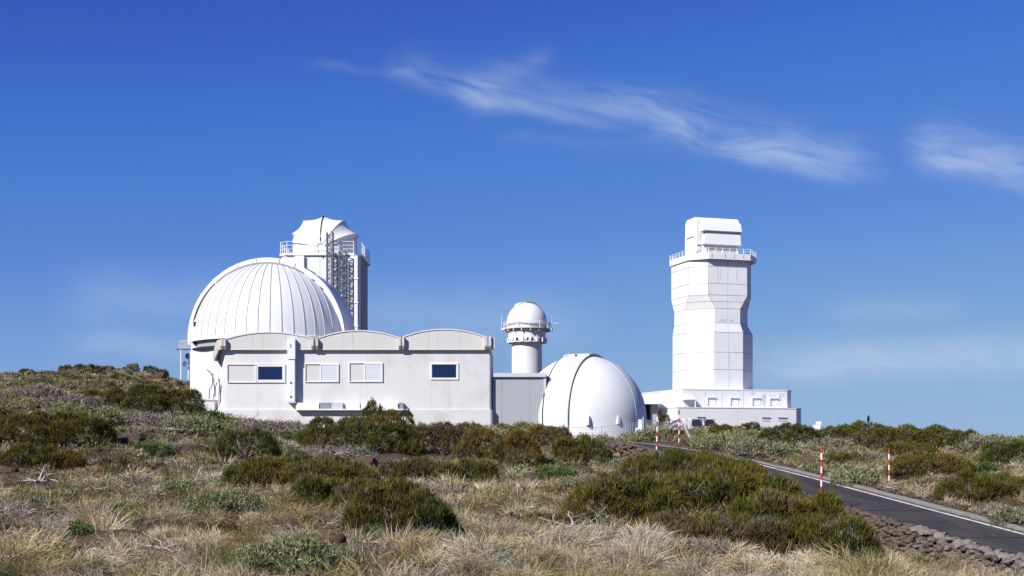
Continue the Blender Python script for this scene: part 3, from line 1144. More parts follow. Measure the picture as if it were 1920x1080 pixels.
def smooth_dome():
    D = 98.9
    k = D / F
    cx, cz, R = (1093 - 960) * k, CAM_Z + (HOR - 785) * k, 118.5 * k
    C = Vector((cx, D, cz))
    t = thing('smooth_dome', 'smooth white dome with two dark slit rails next to the grey annexe', 'dome', (cx, D, 2.8))
    prof = [(R * 1.0, -2.2)] + [(R * math.cos(math.radians(e)), R * math.sin(math.radians(e))) for e in np.linspace(0, 88, 36)]
    MB().revolve(prof, 96, C).build('shell', M['dome'], t, True, 40)
    phi = math.radians(28)
    s = Vector((-math.sin(phi), -math.cos(phi), 0)); n = Vector((math.cos(phi), -math.sin(phi), 0))
    w = 0.21 * R
    def band(r0, r1, w0, w1, a0, a1, m=40):
        rings = []
        for i in range(m + 1):
            a = math.radians(a0 + (a1 - a0) * i / m)
            d_ = s * math.cos(a) + Vector((0, 0, math.sin(a)))
            rings.append([C + d_ * r + n * q for r, q in ((r0, w0), (r1, w0), (r1, w1), (r0, w1))])
        return rings
    rw = math.sqrt(R * R - w * w)
    MB().loft(band(rw - 0.2, R + 0.03, -w + 0.05, w - 0.05, -14, 75)).build('lower_shutter', M['dome'], t, True, 40)
    u = MB().loft(band(rw - 0.2, R + 0.13, -w - 0.02, w + 0.02, 76, 114)).build('upper_shutter', M['dome'], t, True, 40)
    MB().loft(band(rw - 0.2, rw + 0.07, w + 0.02, w + 0.065, -16, 114)).build('slit_rail', M['dark'], t, True, 40)
    MB().loft(band(rw - 0.2, rw + 0.11, w - 0.06, w + 0.018, -16, 76)).build('slit_rail', M['greytrim'], t, True, 40)
    MB().loft(band(rw - 0.2, rw + 0.10, -w - 0.08, -w - 0.02, -16, 76)).build('slit_rail', M['dark'], t, True, 40)
    MB().loft(band(R, R + 0.16, -0.05, 0.05, 74, 75.9, 2)).build('latch', M['dark'], u)
    MB().loft(band(R, R + 0.14, -w + 0.02, -w + 0.25, 74, 75.9, 2)).build('latch', M['beige'], u)
    # weld seam on the shaded flank
    a = math.radians(52)
    rings = []
    for e in np.linspace(-12, 62, 30):
        er = math.radians(e)
        rr_ = R if e > 0 else R / max(math.cos(er), .1)
        p = Vector((rr_ * math.cos(er) * math.sin(a), -rr_ * math.cos(er) * math.cos(a), R * math.sin(er)))
        nr = Vector((p.x, p.y, max(p.z, 0))).normalized(); tv = Vector((math.cos(a), math.sin(a), 0)) * 0.018
        rings.append([C + p - nr * .02 - tv, C + p - nr * .02 + tv, C + p + nr * .012 + tv, C + p + nr * .012 - tv])
    MB().loft(rings).build('weld_seam', M['dome'], t)
    # two little ventilation hoods
    for px, py, hgt, wd, da in ((1103, 797, 20, 4.5, 0.0), (1158, 795, 20, 5, 0.0)):
        off = (px - 1093) * k
        yy = D - math.sqrt(max(R * R - off * off, 0)) - 0.02
        kk = yy / F
        x = (px - 960) * kk
        z0 = CAM_Z + (HOR - py) * kk; hh = hgt * kk; ww = wd * kk
        rings = []
        for q in np.linspace(0, 1, 8):
            r_ = ww * math.sqrt(max(1 - q ** 2.2, 0.002)); o_ = 0.34 * math.sqrt(max(1 - q ** 1.8, 0.002))
            rings.append([(x - r_, yy + 0.4, z0 + hh * q), (x - r_, yy - o_ * 0.55, z0 + hh * q), (x, yy - o_, z0 + hh * q), (x + r_, yy - o_ * 0.55, z0 + hh * q), (x + r_, yy + 0.4, z0 + hh * q)])
        MB().loft(rings).build('vent_hood', M['trim'], t, True, 50)
    return t


smooth_dome()


def round_tower():
    D = 130.0
    k = D / F
    cx = (988 - 960) * k
    Z = lambda py: CAM_Z + (HOR - py) * k
    t = thing('round_tower', 'small round white tower with hemispherical dome and rusty balcony', 'tower', (cx, D, 3.0))
    c0 = (cx, D, 0)
    MB().revolve([(1.56, 1.0), (1.53, Z(640))], 48, c0).build('shaft', M['oldwhite'], t, True, 40)
    MB().revolve([(1.90, Z(640)), (1.90, Z(600))], 48, c0).build('drum', M['oldwhite'], t, True, 40)
    MB().revolve([(1.55, Z(643.5)), (2.0, Z(643.5)), (2.0, Z(641.5)), (1.55, Z(641.5))], 48, c0).build('lower_ring', M['oldwhite'], t, True, 40)
    for i in range(16):
        a = math.radians(i * 22.5 + 8)
        rx, ry = math.sin(a), -math.cos(a)
        Mx = Matrix.Translation((cx, D, 0)) @ Matrix.Rotation(math.atan2(ry, rx), 4, 'Z')
        MB().box(1.86, 2.06, -0.12, 0.12, Z(643), Z(634.5), Mx).build('ring_bracket', M['trim'], t)
        MB().box(1.86, 2.3, -0.045, 0.045, Z(623), Z(618), Mx).build('deck_bracket', M['rust'], t)
        if i % 2 == 0:
            MB().box(1.885, 1.925, -0.30, 0.30, Z(641.4), Z(635.5), Mx).build('lower_opening', M['dark'], t)
    MB().revolve([(1.9, Z(618.2)), (2.36, Z(618.2)), (2.36, Z(616.2)), (1.9, Z(616.2))], 48, c0).build('balcony', M['rust'], t, True, 40)
    r = MB()
    for zz in (Z(605), Z(610)):
        r.tube([(cx + 2.32 * math.cos(a), D + 2.32 * math.sin(a), zz) for a in np.linspace(0, 2 * math.pi, 41)], 0.03, 5)
    for i in range(12):
        a = i * 2 * math.pi / 12 + 0.05
        r.tube([(cx + 2.32 * math.cos(a), D + 2.32 * math.sin(a), Z(617)), (cx + 2.32 * math.cos(a), D + 2.32 * math.sin(a), Z(604.6))], 0.04, 5)
    r.build('railing', M['trim'], t)
    MB().box(cx + 2.15, cx + 2.6, D - 0.5, D + 0.3, Z(621), Z(616.4)).build('hoist', M['rust'], t)
    MB().box(cx - 2.62, cx - 2.2, D - 0.5, D + 0.3, Z(619.5), Z(616.4)).build('hoist', M['trim'], t)
    R = 38 * k
    zc = Z(605.5)
    prof = [(R + .02, -0.16), (R + .02, 0)] + [(R * math.cos(math.radians(e)), R * math.sin(math.radians(e))) for e in np.linspace(1, 88, 20)]
    dm = MB().revolve(prof, 56, (cx, D, zc)).build('dome', M['dome'], t, True, 40)
    # dome shutter towards the far side with its dark rail
    rings = []
    for a_ in np.linspace(20, 125, 26):
        a = math.radians(a_)
        d_ = Vector((math.cos(a) * 0.85, math.cos(a) * 0.52, math.sin(a)))
        nn = Vector((0.52, -0.85, 0))
        b = Vector((cx, D, zc))
        rings.append([b + d_ * (R * 0.93) + nn * 0.42, b + d_ * (R + 0.1) + nn * 0.42, b + d_ * (R + 0.1) - nn * 0.5, b + d_ * (R * 0.93) - nn * 0.5])
    MB().loft(rings).build('dome_shutter', M['dome'], dm, True, 40)
    rings2 = []
    for a_ in np.linspace(20, 100, 20):
        a = math.radians(a_)
        d_ = Vector((math.cos(a) * 0.85, math.cos(a) * 0.52, math.sin(a)))
        nn = Vector((0.52, -0.85, 0)); b = Vector((cx, D, zc))
        rings2.append([b + d_ * (R * 0.9) + nn * 0.46, b + d_ * (R + 0.04) + nn * 0.46, b + d_ * (R + 0.04) + nn * 0.425, b + d_ * (R * 0.9) + nn * 0.425])
    MB().loft(rings2).build('shutter_rail', M['dark'], dm, True, 40)
    for px, hw, m_ in ((987.5, 3.2, 'glass'), (963, 2.2, 'steel'), (1012, 1.6, 'greytrim'), (1016, 1.2, 'greytrim')):
        xx = (px - 988) * k
        a = math.asin(max(-1, min(1, xx / 1.9)))
        Mx = Matrix.Translation((cx, D, 0)) @ Matrix.Rotation(a, 4, 'Z')
        wdw = MB().box(-hw * k, hw * k, -1.94, -1.85, Z(611.5), Z(605.8), Mx).build('window', M[m_], t)
        MB().box(-hw * k - .04, hw * k + .04, -1.93, -1.86, Z(612.2), Z(605.2), Mx).build('window_frame', M['trim'], wdw)
    an = MB()
    an.tube([W(940.5, 625, D), W(940.5, 590, D)], 0.03, 5)
    an.tube([W(941, 606, D), W(950, 606, D)], 0.03, 5)
    an.build('whip_aerial', M['galv'], t)
    an = MB()
    an.tube([W(1026, 606, D), W(1047, 606.5, D)], 0.04, 6)
    an.tube([W(1034, 590, D), W(1034, 616, D)], 0.02, 5)
    an.tube([W(1040, 606.3, D), W(1047, 606.5, D)], 0.07, 6)
    an.build('wind_sensor', M['galv'], t)
    return t


round_tower()


def canvas_tower():
    D = 150.0
    k = D / F
    cx = (612 - 960) * 154.85 / F
    Z = lambda py: CAM_Z + (HOR - py) * k
    X = lambda px: (px - 960) * k
    t = thing('canvas_domed_tower', 'tall white tower topped by a folding canvas dome behind the ribbed dome', 'tower', (cx, D + 4.7, 4.0))
    yf = D
    hx, ch = 4.65, 0.62
    yc = D + hx
    def chamf(h, c):
        return [(cx - h + c, yc - h), (cx + h - c, yc - h), (cx + h, yc - h + c), (cx + h, yc + h - c), (cx + h - c, yc + h), (cx - h + c, yc + h), (cx - h, yc + h - c), (cx - h, yc - h + c)]
    zt = Z(478)
    MB().prism(chamf(hx - 0.08, ch), 2.0, zt).build('core', M['seam'], t)
    lv = [Z(478), Z(523), Z(568), Z(612), Z(660), Z(720), 2.0]
    # cladding panels on the faces that can be seen
    cols_ = [cx - hx + ch, X(577), X(600), X(617), X(652), X(658.5), cx + hx - ch]
    for a, b in zip(lv[:-1], lv[1:]):
        for c0, c1 in zip(cols_[:-1], cols_[1:]):
            MB().box(c0 + .018, c1 - .018, yf - 0.02, yf + 0.09, b + .025, a - .02).build('cladding_panel', M['clad'], t)
        for sx in (-1, 1):
            p0 = Vector((cx + sx * (hx - ch), yf, 0)); p1 = Vector((cx + sx * hx, yf + ch, 0))
            dv = (p1 - p0).normalized(); nv = Vector((sx, -1, 0)).normalized()
            L = (p1 - p0).length
            for u0, u1 in ((0.03, 0.47), (0.5, 0.97)):
                q = [p0 + dv * L * u0 + nv * .015, p0 + dv * L * u1 + nv * .015, p0 + dv * L * u1 - nv * .1, p0 + dv * L * u0 - nv * .1]
                MB().prism([(v.x, v.y) for v in q], b + .025, a - .02).build('cladding_panel', M['clad'], t)
    # vertical light shafts standing proud of the front
    for a, b in ((657.5, 671), (553, 571)):
        MB().box(X(a), X(b), yf - 0.35, yf - 0.03, 2.0, Z(480)).build('service_shaft', M['clad'], t)
        for py in (523, 568, 612):
            MB().box(X(a) - .12, X(b) + .12, yf - 0.42, yf - 0.02, Z(py + .9), Z(py - .9)).build('shaft_collar', M['trim'], t)
    # deck
    dk = [(p[0], p[1]) for p in chamf(hx + 0.25, 0.9)]
    MB().prism(dk, Z(479), Z(475)).build('deck', M['trim'], t)
    # deck supports seen as dark slots
    for px in (606, 622, 640):
        MB().box(X(px - 0.9), X(px + 0.9), yf - 0.06, yf + 0.05, Z(485), Z(475.6 + 3.6)).build('slot', M['dark'], t)
    # railing
    h = hx + 0.15
    ring = chamf(h, 0.9) + [chamf(h, 0.9)[0]]
    r = MB()
    for zz in (Z(453), Z(460), Z(467)):
        r.tube([(p[0], p[1], zz) for p in ring], 0.035, 4)
    for a, b in zip(ring[:-1], ring[1:]):
        L = math.hypot(b[0] - a[0], b[1] - a[1])
        n = max(1, int(L / 1.3))
        for i in range(n):
            f = i / n
            r.tube([(a[0] + (b[0] - a[0]) * f, a[1] + (b[1] - a[1]) * f, Z(476)), (a[0] + (b[0] - a[0]) * f, a[1] + (b[1] - a[1]) * f, Z(452.5))], 0.05, 4)
    r.build('railing', M['trim'], t)
    # wind screen under the canopy
    ccx = (609.5 - 960) * yc / F
    Zc = lambda py: CAM_Z + (HOR - py) * yc / F
    MB().revolve([(3.85, Z(476)), (3.85, Zc(452)), (3.7, Zc(446))], 16, (ccx, yc, 0), 0.2).build('screen_wall', M['canvas'], t, False)
    # folding canopy: hoops fanned about an axis running away from the viewer
    zc = Zc(472)
    Rh = 68 * yc / F
    Hh = 3.9
    angs = [14, 27, 56, 90, 124, 152, 168]
    rads = [0.80, 1.0, 1.0, 0.945, 1.0, 1.0, 0.90]
    nt_ = 22
    cols2 = []
    for i in range(len(angs) - 1):
        m_ = 7
        for j in range(m_ + (1 if i == len(angs) - 2 else 0)):
            f = j / m_
            a = angs[i] + (angs[i + 1] - angs[i]) * f
            rr_ = rads[i] + (rads[i + 1] - rads[i]) * f - 0.075 * math.sin(math.pi * f)
            cols2.append((a, rr_, f))
    rings = []
    for a, rr_, f in cols2:
        ar = math.radians(a)
        row = []
        for q in np.linspace(-1, 1, nt_):
            g = (1 - abs(q) ** 2.3) ** 0.5 if abs(q) < 1 else 0
            sag = 1 - 0.05 * math.sin(math.pi * f) * (1 - g)
            g = 0.10 + 0.90 * g
            row.append((ccx + Rh * rr_ * g * sag * math.cos(ar), yc + q * Hh, zc + Rh * rr_ * g * sag * math.sin(ar)))
        rings.append(row)
    mb = MB()
    mb.loft(rings, closed=False)
    can = mb.build('canopy', M['canvas'], t, True, 25)
    # hoops and the dark parting line
    for a, rr_ in zip(angs[1:-1], rads[1:-1]):
        ar = math.radians(a)
        pts = []
        for q in np.linspace(-1, 1, nt_):
            g = 0.10 + 0.90 * ((1 - abs(q) ** 2.3) ** 0.5 if abs(q) < 1 else 0)
            pts.append((ccx + Rh * rr_ * g * math.cos(ar) * 1.004, yc + q * Hh, zc + Rh * rr_ * g * math.sin(ar) * 1.004))
        MB().tube(pts, 0.075 if a == 90 else 0.05, 6).build('hoop', M['dark' if a == 90 else 'canvas'], can)
    # lattice masts standing in front
    def lattice(p0, p1, py0, py1, y0, dep, r_, nb):
        m_ = MB()
        za, zb = Z(py1), Z(py0)
        xs_ = (X(p0), X(p1)); ysd = (y0, y0 - dep)
        for x_ in xs_:
            for y_ in ysd:
                m_.tube([(x_, y_, za), (x_, y_, zb)], r_, 5)
        for i in range(nb):
            z0 = za + (zb - za) * i / nb; z1 = za + (zb - za) * (i + 1) / nb
            for y_ in ysd:
                a_, b_ = (xs_[0], xs_[1]) if i % 2 else (xs_[1], xs_[0])
                m_.tube([(a_, y_, z0), (b_, y_, z1)], r_ * 0.6, 4)
                m_.tube([(xs_[0], y_, z0), (xs_[1], y_, z0)], r_ * 0.5, 4)
            for x_ in xs_:
                a_, b_ = ysd if i % 2 else ysd[::-1]
                m_.tube([(x_, a_, z0), (x_, b_, z1)], r_ * 0.6, 4)
        return m_
    lattice(615.5, 626.5, 438, 640, yf - 0.5, 0.7, 0.075, 26).build('lattice_mast', M['steel'], t)
    lattice(638.5, 651, 474, 640, yf - 0.5, 0.7, 0.075, 24).build('lattice_mast', M['steel'], t)
    mid = MB()
    for i in range(9):
        z0 = Z(640 - i * 18); z1 = Z(640 - (i + 1) * 18)
        mid.tube([(X(626.5), yf - 0.5, z0 if i % 2 else z1), (X(638.5), yf - 0.5, z1 if i % 2 else z0)], 0.05, 4)
        mid.tube([(X(626.5), yf - 0.5, z0), (X(638.5), yf - 0.5, z0)], 0.04, 4)
    mid.build('lattice_brace', M['steel'], t)
    return t


canvas_tower()


def panel_tower():
    D = 150.0
    k = D / F
    Z = lambda py: CAM_Z + (HOR - py) * k
    TH = math.radians(16.5)
    ct, st = math.cos(TH), math.sin(TH)
    cy = D + 4.4
    cx = (1336 - 960) * cy / F
    t = thing('panel_tower', 'tall white panel-clad octagonal tower with a boxy telescope housing on top', 'tower', (cx, cy, 4.0))
    R4 = Matrix.Translation((cx, cy, 0)) @ Matrix.Rotation(TH, 4, 'Z')
    def oct_(h, hy, f, g):
        # h: half width, hy: half depth, f: half width of front, g: half width of the sides
        return [(-f, -hy), (f, -hy), (h, -g), (h, g), (f, hy), (-f, hy), (-h, g), (-h, -g)]
    LOW = oct_(4.42, 4.42, 1.83, 1.83)
    MID = oct_(3.85, 4.15, 1.6, 1.6)
    UP = oct_(3.85, 4.15, 2.5, 2.5)
    for q in (MID, UP):            # the side away from the sun steps in, the other stays flush
        q[6] = (-4.30, q[6][1]); q[7] = (-4.30, q[7][1])
    secs = [(LOW, 2.0), (LOW, Z(623)), (MID, Z(605)), (MID, Z(578)), (UP, Z(553)), (UP, Z(487))]
    shr = lambda poly: [(x * 0.985, y * 0.985) for x, y in poly]
    MB().loft([[R4 @ Vector((p[0], p[1], z)) for p in shr(poly)] for poly, z in secs]).build('core', M['seam'], t)
    # cladding panels
    def lerp_poly(A, B, f):
        return [(a[0] + (b[0] - a[0]) * f, a[1] + (b[1] - a[1]) * f) for a, b in zip(A, B)]
    tiers = [(LOW, LOW, Z(733), Z(693)), (LOW, LOW, Z(693), Z(660.5)), (LOW, LOW, Z(660.5), Z(623)), (LOW, MID, Z(623), Z(605)), (MID, MID, Z(605), Z(578)),
             (MID, UP, Z(578), Z(565)), (MID, UP, Z(565), Z(553)), (UP, UP, Z(553), Z(531.5)), (UP, UP, Z(531.5), Z(500)), (UP, UP, Z(500), Z(487.5))]
    for ti, (A, B, z0, z1) in enumerate(tiers):
        if ti == 5: B = lerp_poly(MID, UP, 13 / 25)
        if ti == 6: A = lerp_poly(MID, UP, 13 / 25)
        for i in (7, 0, 1, 6, 2):
            j = (i + 1) % 8
            a0, a1, b0, b1 = A[i], A[j], B[i], B[j]
            nsplit = 2 if i == 0 else 1
            if ti == 8 and i in (0, 6): nsplit = 4
            for s_ in range(nsplit):
                u0 = s_ / nsplit; u1 = (s_ + 1) / nsplit
                la = math.hypot(a1[0] - a0[0], a1[1] - a0[1]); gp = 0.022 / max(la, .1)
                zg = 0.024
                def P(u, lo, sc):
                    q0, q1 = (a0, a1) if lo else (b0, b1)
                    return R4 @ Vector(((q0[0] + (q1[0] - q0[0]) * u) * sc, (q0[1] + (q1[1] - q0[1]) * u) * sc, (z0 + zg) if lo else (z1 - zg)))
                o4 = [P(u0 + gp, True, 1.0), P(u1 - gp, True, 1.0), P(u1 - gp, False, 1.0), P(u0 + gp, False, 1.0)]
                i4 = [P(u0 + gp, True, .982), P(u1 - gp, True, .982), P(u1 - gp, False, .982), P(u0 + gp, False, .982)]
                m_ = 'clad'
                if (ti == 8 and i == 0 and s_ in (1, 2)) or (ti in (0, 1) and i == 0 and s_ == 1): m_ = 'cladold' if False else 'clad'
                MB().add(o4 + i4, [(0, 1, 2, 3), (7, 6, 5, 4), (0, 4, 5, 1), (1, 5, 6, 2), (2, 6, 7, 3), (3, 7, 4, 0)]).build('cladding_panel', M[m_], t)
    # grey stains where the paint has come off along the joints: thin patches
    def patch(u, v, w, h, name='bare_patch', pl=-4.45):
        n = 14
        rr_ = random.Random(int(u * 100 + v * 7))
        pts = []
        for i in range(n):
            a = 2 * math.pi * i / n
            q = rr_.uniform(0.75, 1.1)
            pts.append((u + w * q * math.copysign(abs(math.cos(a)) ** 0.6, math.cos(a)), v + h * q * math.copysign(abs(math.sin(a)) ** 0.6, math.sin(a))))
        rings = [[R4 @ Vector((p[0], y, p[1])) for p in pts] for y in (pl - 0.006, pl + 0.02)]
        MB().loft(rings).build(name, M['stain'], t)
    M['stain'] = paint('bare_grey_panel', (0.60, 0.61, 0.64), (0.72, 0.72, 0.73), 0.5, 0.6, 2.5)
    patch(0.02, Z(672), 0.10, 0.85, pl=-4.42); patch(0.03, Z(707), 0.08, 0.75, pl=-4.42)
    patch(0.0, Z(516), 0.06, 0.9, pl=-4.15); patch(-0.95, Z(514), 0.05, 0.8, pl=-4.15); patch(1.15, Z(515), 0.06, 0.7, pl=-4.15)
    patch(-0.6, Z(600), 0.5, 0.14, pl=-4.15); patch(0.5, Z(600.5), 0.35, 0.1, pl=-4.15)
    # deck and railing
    dk = oct_(4.45, 4.72, 2.7, 2.7)
    MB().prism(dk, Z(486.8), Z(475.5), R4).build('deck', M['trim'], t)
    MB().prism(oct_(4.1, 4.4, 2.6, 2.6), Z(489.5), Z(487.0), R4).build('deck_soffit', M['greytrim'], t)
    dr = oct_(4.38, 4.65, 2.7, 2.7); dr = dr + [dr[0]]
    r = MB()
    for zz in (Z(466.5), Z(471)):
        r.tube([R4 @ Vector((p[0], p[1], zz)) for p in dr], 0.03, 4)
    for a, b in zip(dr[:-1], dr[1:]):
        L = math.hypot(b[0] - a[0], b[1] - a[1])
        n = max(1, int(round(L / 0.85)))
        for i in range(n):
            f = i / n
            x_, y_ = a[0] + (b[0] - a[0]) * f, a[1] + (b[1] - a[1]) * f
            r.tube([R4 @ Vector((x_, y_, Z(476))), R4 @ Vector((x_, y_, Z(465.5)))], 0.05, 4)
    r.build('railing', M['trim'], t)
    for u in (-2.3, -0.6, 0.55, 1.75, 2.65):
        MB().box(u - .03, u + .03, -4.745, -4.70, Z(484), Z(477.5), R4).build('deck_joint', M['seam'], t)
    # telescope housing
    hw0, hw1 = -3.5, 1.98
    yf = -3.1
    zt, zb = Z(404.5), Z(475.6)
    prof = [(yf, zb), (yf, Z(457)), (yf, Z(412)), (yf + .12, Z(408.5)), (yf + 0.5, zt), (yf + 2.8, zt), (yf + 3.25, Z(411)), (yf + 3.4, zb)]
    hs = MB().loft([[R4 @ Vector((x, p[0], p[1])) for p in prof] for x in (hw0, hw1)]).build('housing', M['clad'], t)
    # upper visor
    pv = [(yf + .02, Z(413.5)), (yf - 0.30, Z(415)), (yf - 0.62, Z(431)), (yf - 0.55, Z(432)), (yf + .02, Z(432))]
    MB().loft([[R4 @ Vector((x, p[0], p[1])) for p in pv] for x in (hw0 + 0.55, hw1 + 0.06)]).build('visor', M['clad'], hs)
    MB().loft([[R4 @ Vector((x, p[0], p[1])) for p in [(yf + .02, Z(431.8)), (yf - .55, Z(432.2)), (yf - .42, Z(434)), (yf + .02, Z(434))]] for x in (hw0 + 0.95, hw1 + 0.05)]).build('visor_gap', M['seam'], hs)
    # lower visor with a slanted edge
    zA, zB = Z(434.2), Z(456.5)
    fr = [R4 @ Vector(p) for p in ((hw0 + 1.05, yf - .35, zA), (hw1 - 0.02, yf - .35, zA), (hw1 - 0.02, yf - .55, zB), (hw0 + 0.62, yf - .55, zB))]
    bk = [R4 @ Vector(p) for p in ((hw0 + 1.05, yf + .01, zA), (hw1 - 0.02, yf + .01, zA), (hw1 - 0.02, yf + .01, zB), (hw0 + 0.62, yf + .01, zB))]
    MB().add(fr + bk, [(0, 1, 2, 3), (7, 6, 5, 4), (0, 4, 5, 1), (1, 5, 6, 2), (2, 6, 7, 3), (3, 7, 4, 0)]).build('visor', M['clad'], hs)
    # recess under the visor
    MB().box(hw0 + 1.2, hw1 - 0.35, yf - 0.03, yf - 0.002, Z(470), Z(458), R4).build('recess_panel', M['beige'], hs)
    for i in range(5):
        u = hw0 + 1.2 + i * 1.02
        MB().box(u - .04, u + .04, yf - 0.10, yf - 0.03, Z(473), Z(457.5), R4).build('recess_rib', M['trim'], hs)
    MB().box(hw0 + .52, hw0 + .56, yf - 0.012, yf + 0.1, Z(470), Z(412), R4).build('housing_joint', M['seam'], hs)
    MB().box(hw0 + .1, hw0 + .5, yf - 0.05, yf - .0, Z(459.3), Z(457.8), R4).build('handle', M['dark'], hs)
    MB().box(hw0 + .2, hw0 + .5, yf - 0.05, yf - .0, Z(469.3), Z(468), R4).build('handle', M['dark'], hs)
    MB().box(hw0 - .12, hw0 - .0, yf + 0.8, yf + 2.8, Z(440), Z(418), R4).build('side_cover', M['clad'], hs)
    for u in (2.8, 3.1):
        MB().tube([R4 @ Vector((hw1 + 0.3 * (u - 2.5), -2.5, Z(476))), R4 @ Vector((hw1 + 0.1, -2.5, Z(455)))], 0.04, 5).build('stay', M['steel'], hs)

    # low base building, two terraces
    b = thing('terraced_base_building', 'low two-tier white building at the foot of the panel-clad tower', 'building', (cx + 1, cy - 3, 4.0))
    yA, yB = -5.6, -7.2
    def u_of(px, yl):      # local x whose projection lands at px for a local depth
        lo, hi = -40, 40
        for _ in range(50):
            m_ = (lo + hi) / 2
            p = R4 @ Vector((m_, yl, 0))
            if 960 + F * p.x / p.y < px: lo = m_
            else: hi = m_
        return (lo + hi) / 2
    uL, uR = u_of(1281, yA), u_of(1476, yA)
    z1, z0 = Z(732.5), Z(769)
    poly = [(uL, yA), (uR, yA), (uR + 1.3, yA + 1.3), (uR + 1.3, 9), (uL, 24), (uL, 24)][:5] + [(uL, 24)]
    poly = [(uL, yA), (uR, yA), (uR + 1.1, yA + 1.1), (uR + 1.1, 9), (uL + 2, 24), (uL, 24)]
    up_ = MB().prism(poly, 2.0, z1, R4).build('upper_terrace', M['clad'], b)
    MB().prism([(uL - .05, yA - .05), (uR + .02, yA - .05), (uR + 1.15, yA + 1.08), (uR + 1.15, 9), (uL + 2, 24), (uL - .05, 24)], z1 + .002, z1 + 0.12, R4).build('parapet', M['trim'], up_)
    u2L, u2R = u_of(1270, yB), u_of(1493, yB)
    lo_ = MB().prism([(u2L, yB), (u2R, yB), (u2R + 1.4, yB + 1.4), (u2R + 1.4, 4), (u2L, 4)], 1.5, Z(766.8), R4).build('lower_terrace', M['clad'], b)
    MB().prism([(u2L - .06, yB - .06), (u2R + .03, yB - .06), (u2R + 1.46, yB + 1.38), (u2R + 1.46, 4), (u2L - .06, 4)], Z(766.8) + .002, Z(765.2), R4).build('parapet', M['trim'], lo_)
    for px in (1322, 1354, 1394, 1434):
        u = u_of(px, yA)
        MB().box(u - .012, u + .012, yA - .012, yA + .02, Z(768), Z(735), R4).build('wall_joint', M['seam'], up_)
    for px in (1322, 1383, 1440):
        u = u_of(px, yB)
        MB().box(u - .012, u + .012, yB - .012, yB + .02, 3.0, Z(768), R4).build('wall_joint', M['greytrim'], lo_)
    # hooded windows along the upper terrace
    for px in (1333, 1376, 1417, 1450):
        u = u_of(px, yA)
        w_ = MB().box(u - .46, u + .46, yA - .015, yA + .05, Z(760), Z(747), R4).build('window', M['clad'], up_)
        MB().box(u - .56, u + .56, yA - .20, yA, Z(747), Z(745.6), R4).build('window_hood', M['trim'], w_)
        MB().box(u - .56, u - .46, yA - .16, yA, Z(759), Z(747.1), R4).build('window_reveal', M['trim'], w_)
        MB().box(u + .46, u + .53, yA - .05, yA, Z(760), Z(747.1), R4).build('window_reveal', M['trim'], w_)
    # porch canopy and stair at the near corner
    ua, ub = u_of(1282, yA - .6), u_of(1301, yA - .6)
    ab = MB()
    ab.add([R4 @ Vector(p) for p in ((ua, yA - 1.3, Z(750.5)), (ub, yA - 1.3, Z(750.5)), (ub, yA, Z(742)), (ua, yA, Z(742)), (ua, yA - 1.3, Z(752)), (ub, yA - 1.3, Z(752)), (ub, yA, Z(752)), (ua, yA, Z(752)))],
           [(0, 1, 2, 3), (7, 6, 5, 4), (0, 4, 5, 1), (1, 5, 6, 2), (2, 6, 7, 3), (3, 7, 4, 0)])
    pc = ab.build('porch', M['trim'], b)
    MB().box(ua + .3, ua + 1.0, yA - 0.03, yA + .05, Z(767), Z(752.5), R4).build('door', M['blind'], pc)
    MB().box(ub - .15, ub - .05, yA - 1.25, yA - 1.15, Z(766), Z(752), R4).build('porch_post', M['trim'], pc)
    for px, py, w_, h_ in ((1432, 750, .32, .9), (1411, 738, .25, .3), (1463, 744, .22, .5), (1469, 740, .16, .3), (1463, 757, .15, .2)):
        u = u_of(px, yA); rr_ = random.Random(px)
        pts = []
        for i in range(12):
            a = 2 * math.pi * i / 12; q = rr_.uniform(.7, 1.1)
            pts.append((u + w_ * q * math.cos(a), Z(py) + h_ * q * math.sin(a)))
        MB().loft([[R4 @ Vector((p[0], y, p[1])) for p in pts] for y in (yA - 0.006, yA + .02)]).build('bare_patch', M['stain'], up_)
    # pierced side wall: small round ports
    rr_ = random.Random(4)
    for i in range(12):
        y_ = rr_.uniform(3, 20); z_ = rr_.uniform(Z(755), Z(740))
        pts = [(y_ + .28 * math.cos(a), z_ + .14 * math.sin(a)) for a in np.linspace(0, 2 * math.pi, 10, endpoint=False)]
        MB().loft([[R4 @ Vector((uL + dx, p[0], p[1])) for p in pts] for dx in (-.01, .02)]).build('port', M['stain'], up_)
    # door slots and vents on the lower terrace
    for px, w_ in ((1314, .45), (1467, .55), (1436, .5)):
        u = u_of(px, yB)
        v_ = MB().box(u - w_, u + w_, yB - .03, yB + .02, Z(790), Z(784), R4).build('vent', M['greytrim'], lo_)
        MB().box(u - w_ - .05, u + w_ + .05, yB - .12, yB, Z(784), Z(783), R4).build('vent_hood', M['seam'], v_)
    # open bay in the shade beside it
    y2 = 147.0
    kk = y2 / F
    g = thing('shaded_service_bay', 'blue-grey shaded service bay between the smooth dome and the terraced building', 'annexe', ((1224 - 960) * kk, y2, 3.6))
    xx = lambda px: (px - 960) * kk
    zz = lambda py: CAM_Z + (HOR - py) * kk
    MB().box(xx(1196), xx(1240), y2, y2 + 6, zz(757.5), zz(741)).build('lintel', M['clad'], g)
    MB().box(xx(1222), xx(1237), y2 + 1.2, y2 + 6, 2.0, zz(757.5) - .002).build('inner_wall', M['grey'], g)
    MB().box(xx(1196), xx(1222), y2 + 3.0, y2 + 6, 2.0, zz(757.5) - .004).build('door', M['shadedoor'], g)
    MB().box(xx(1196), xx(1208), y2, y2 + 6, 2.0, zz(757.5) - .003).build('side_wall', M['clad'], g)
    return t


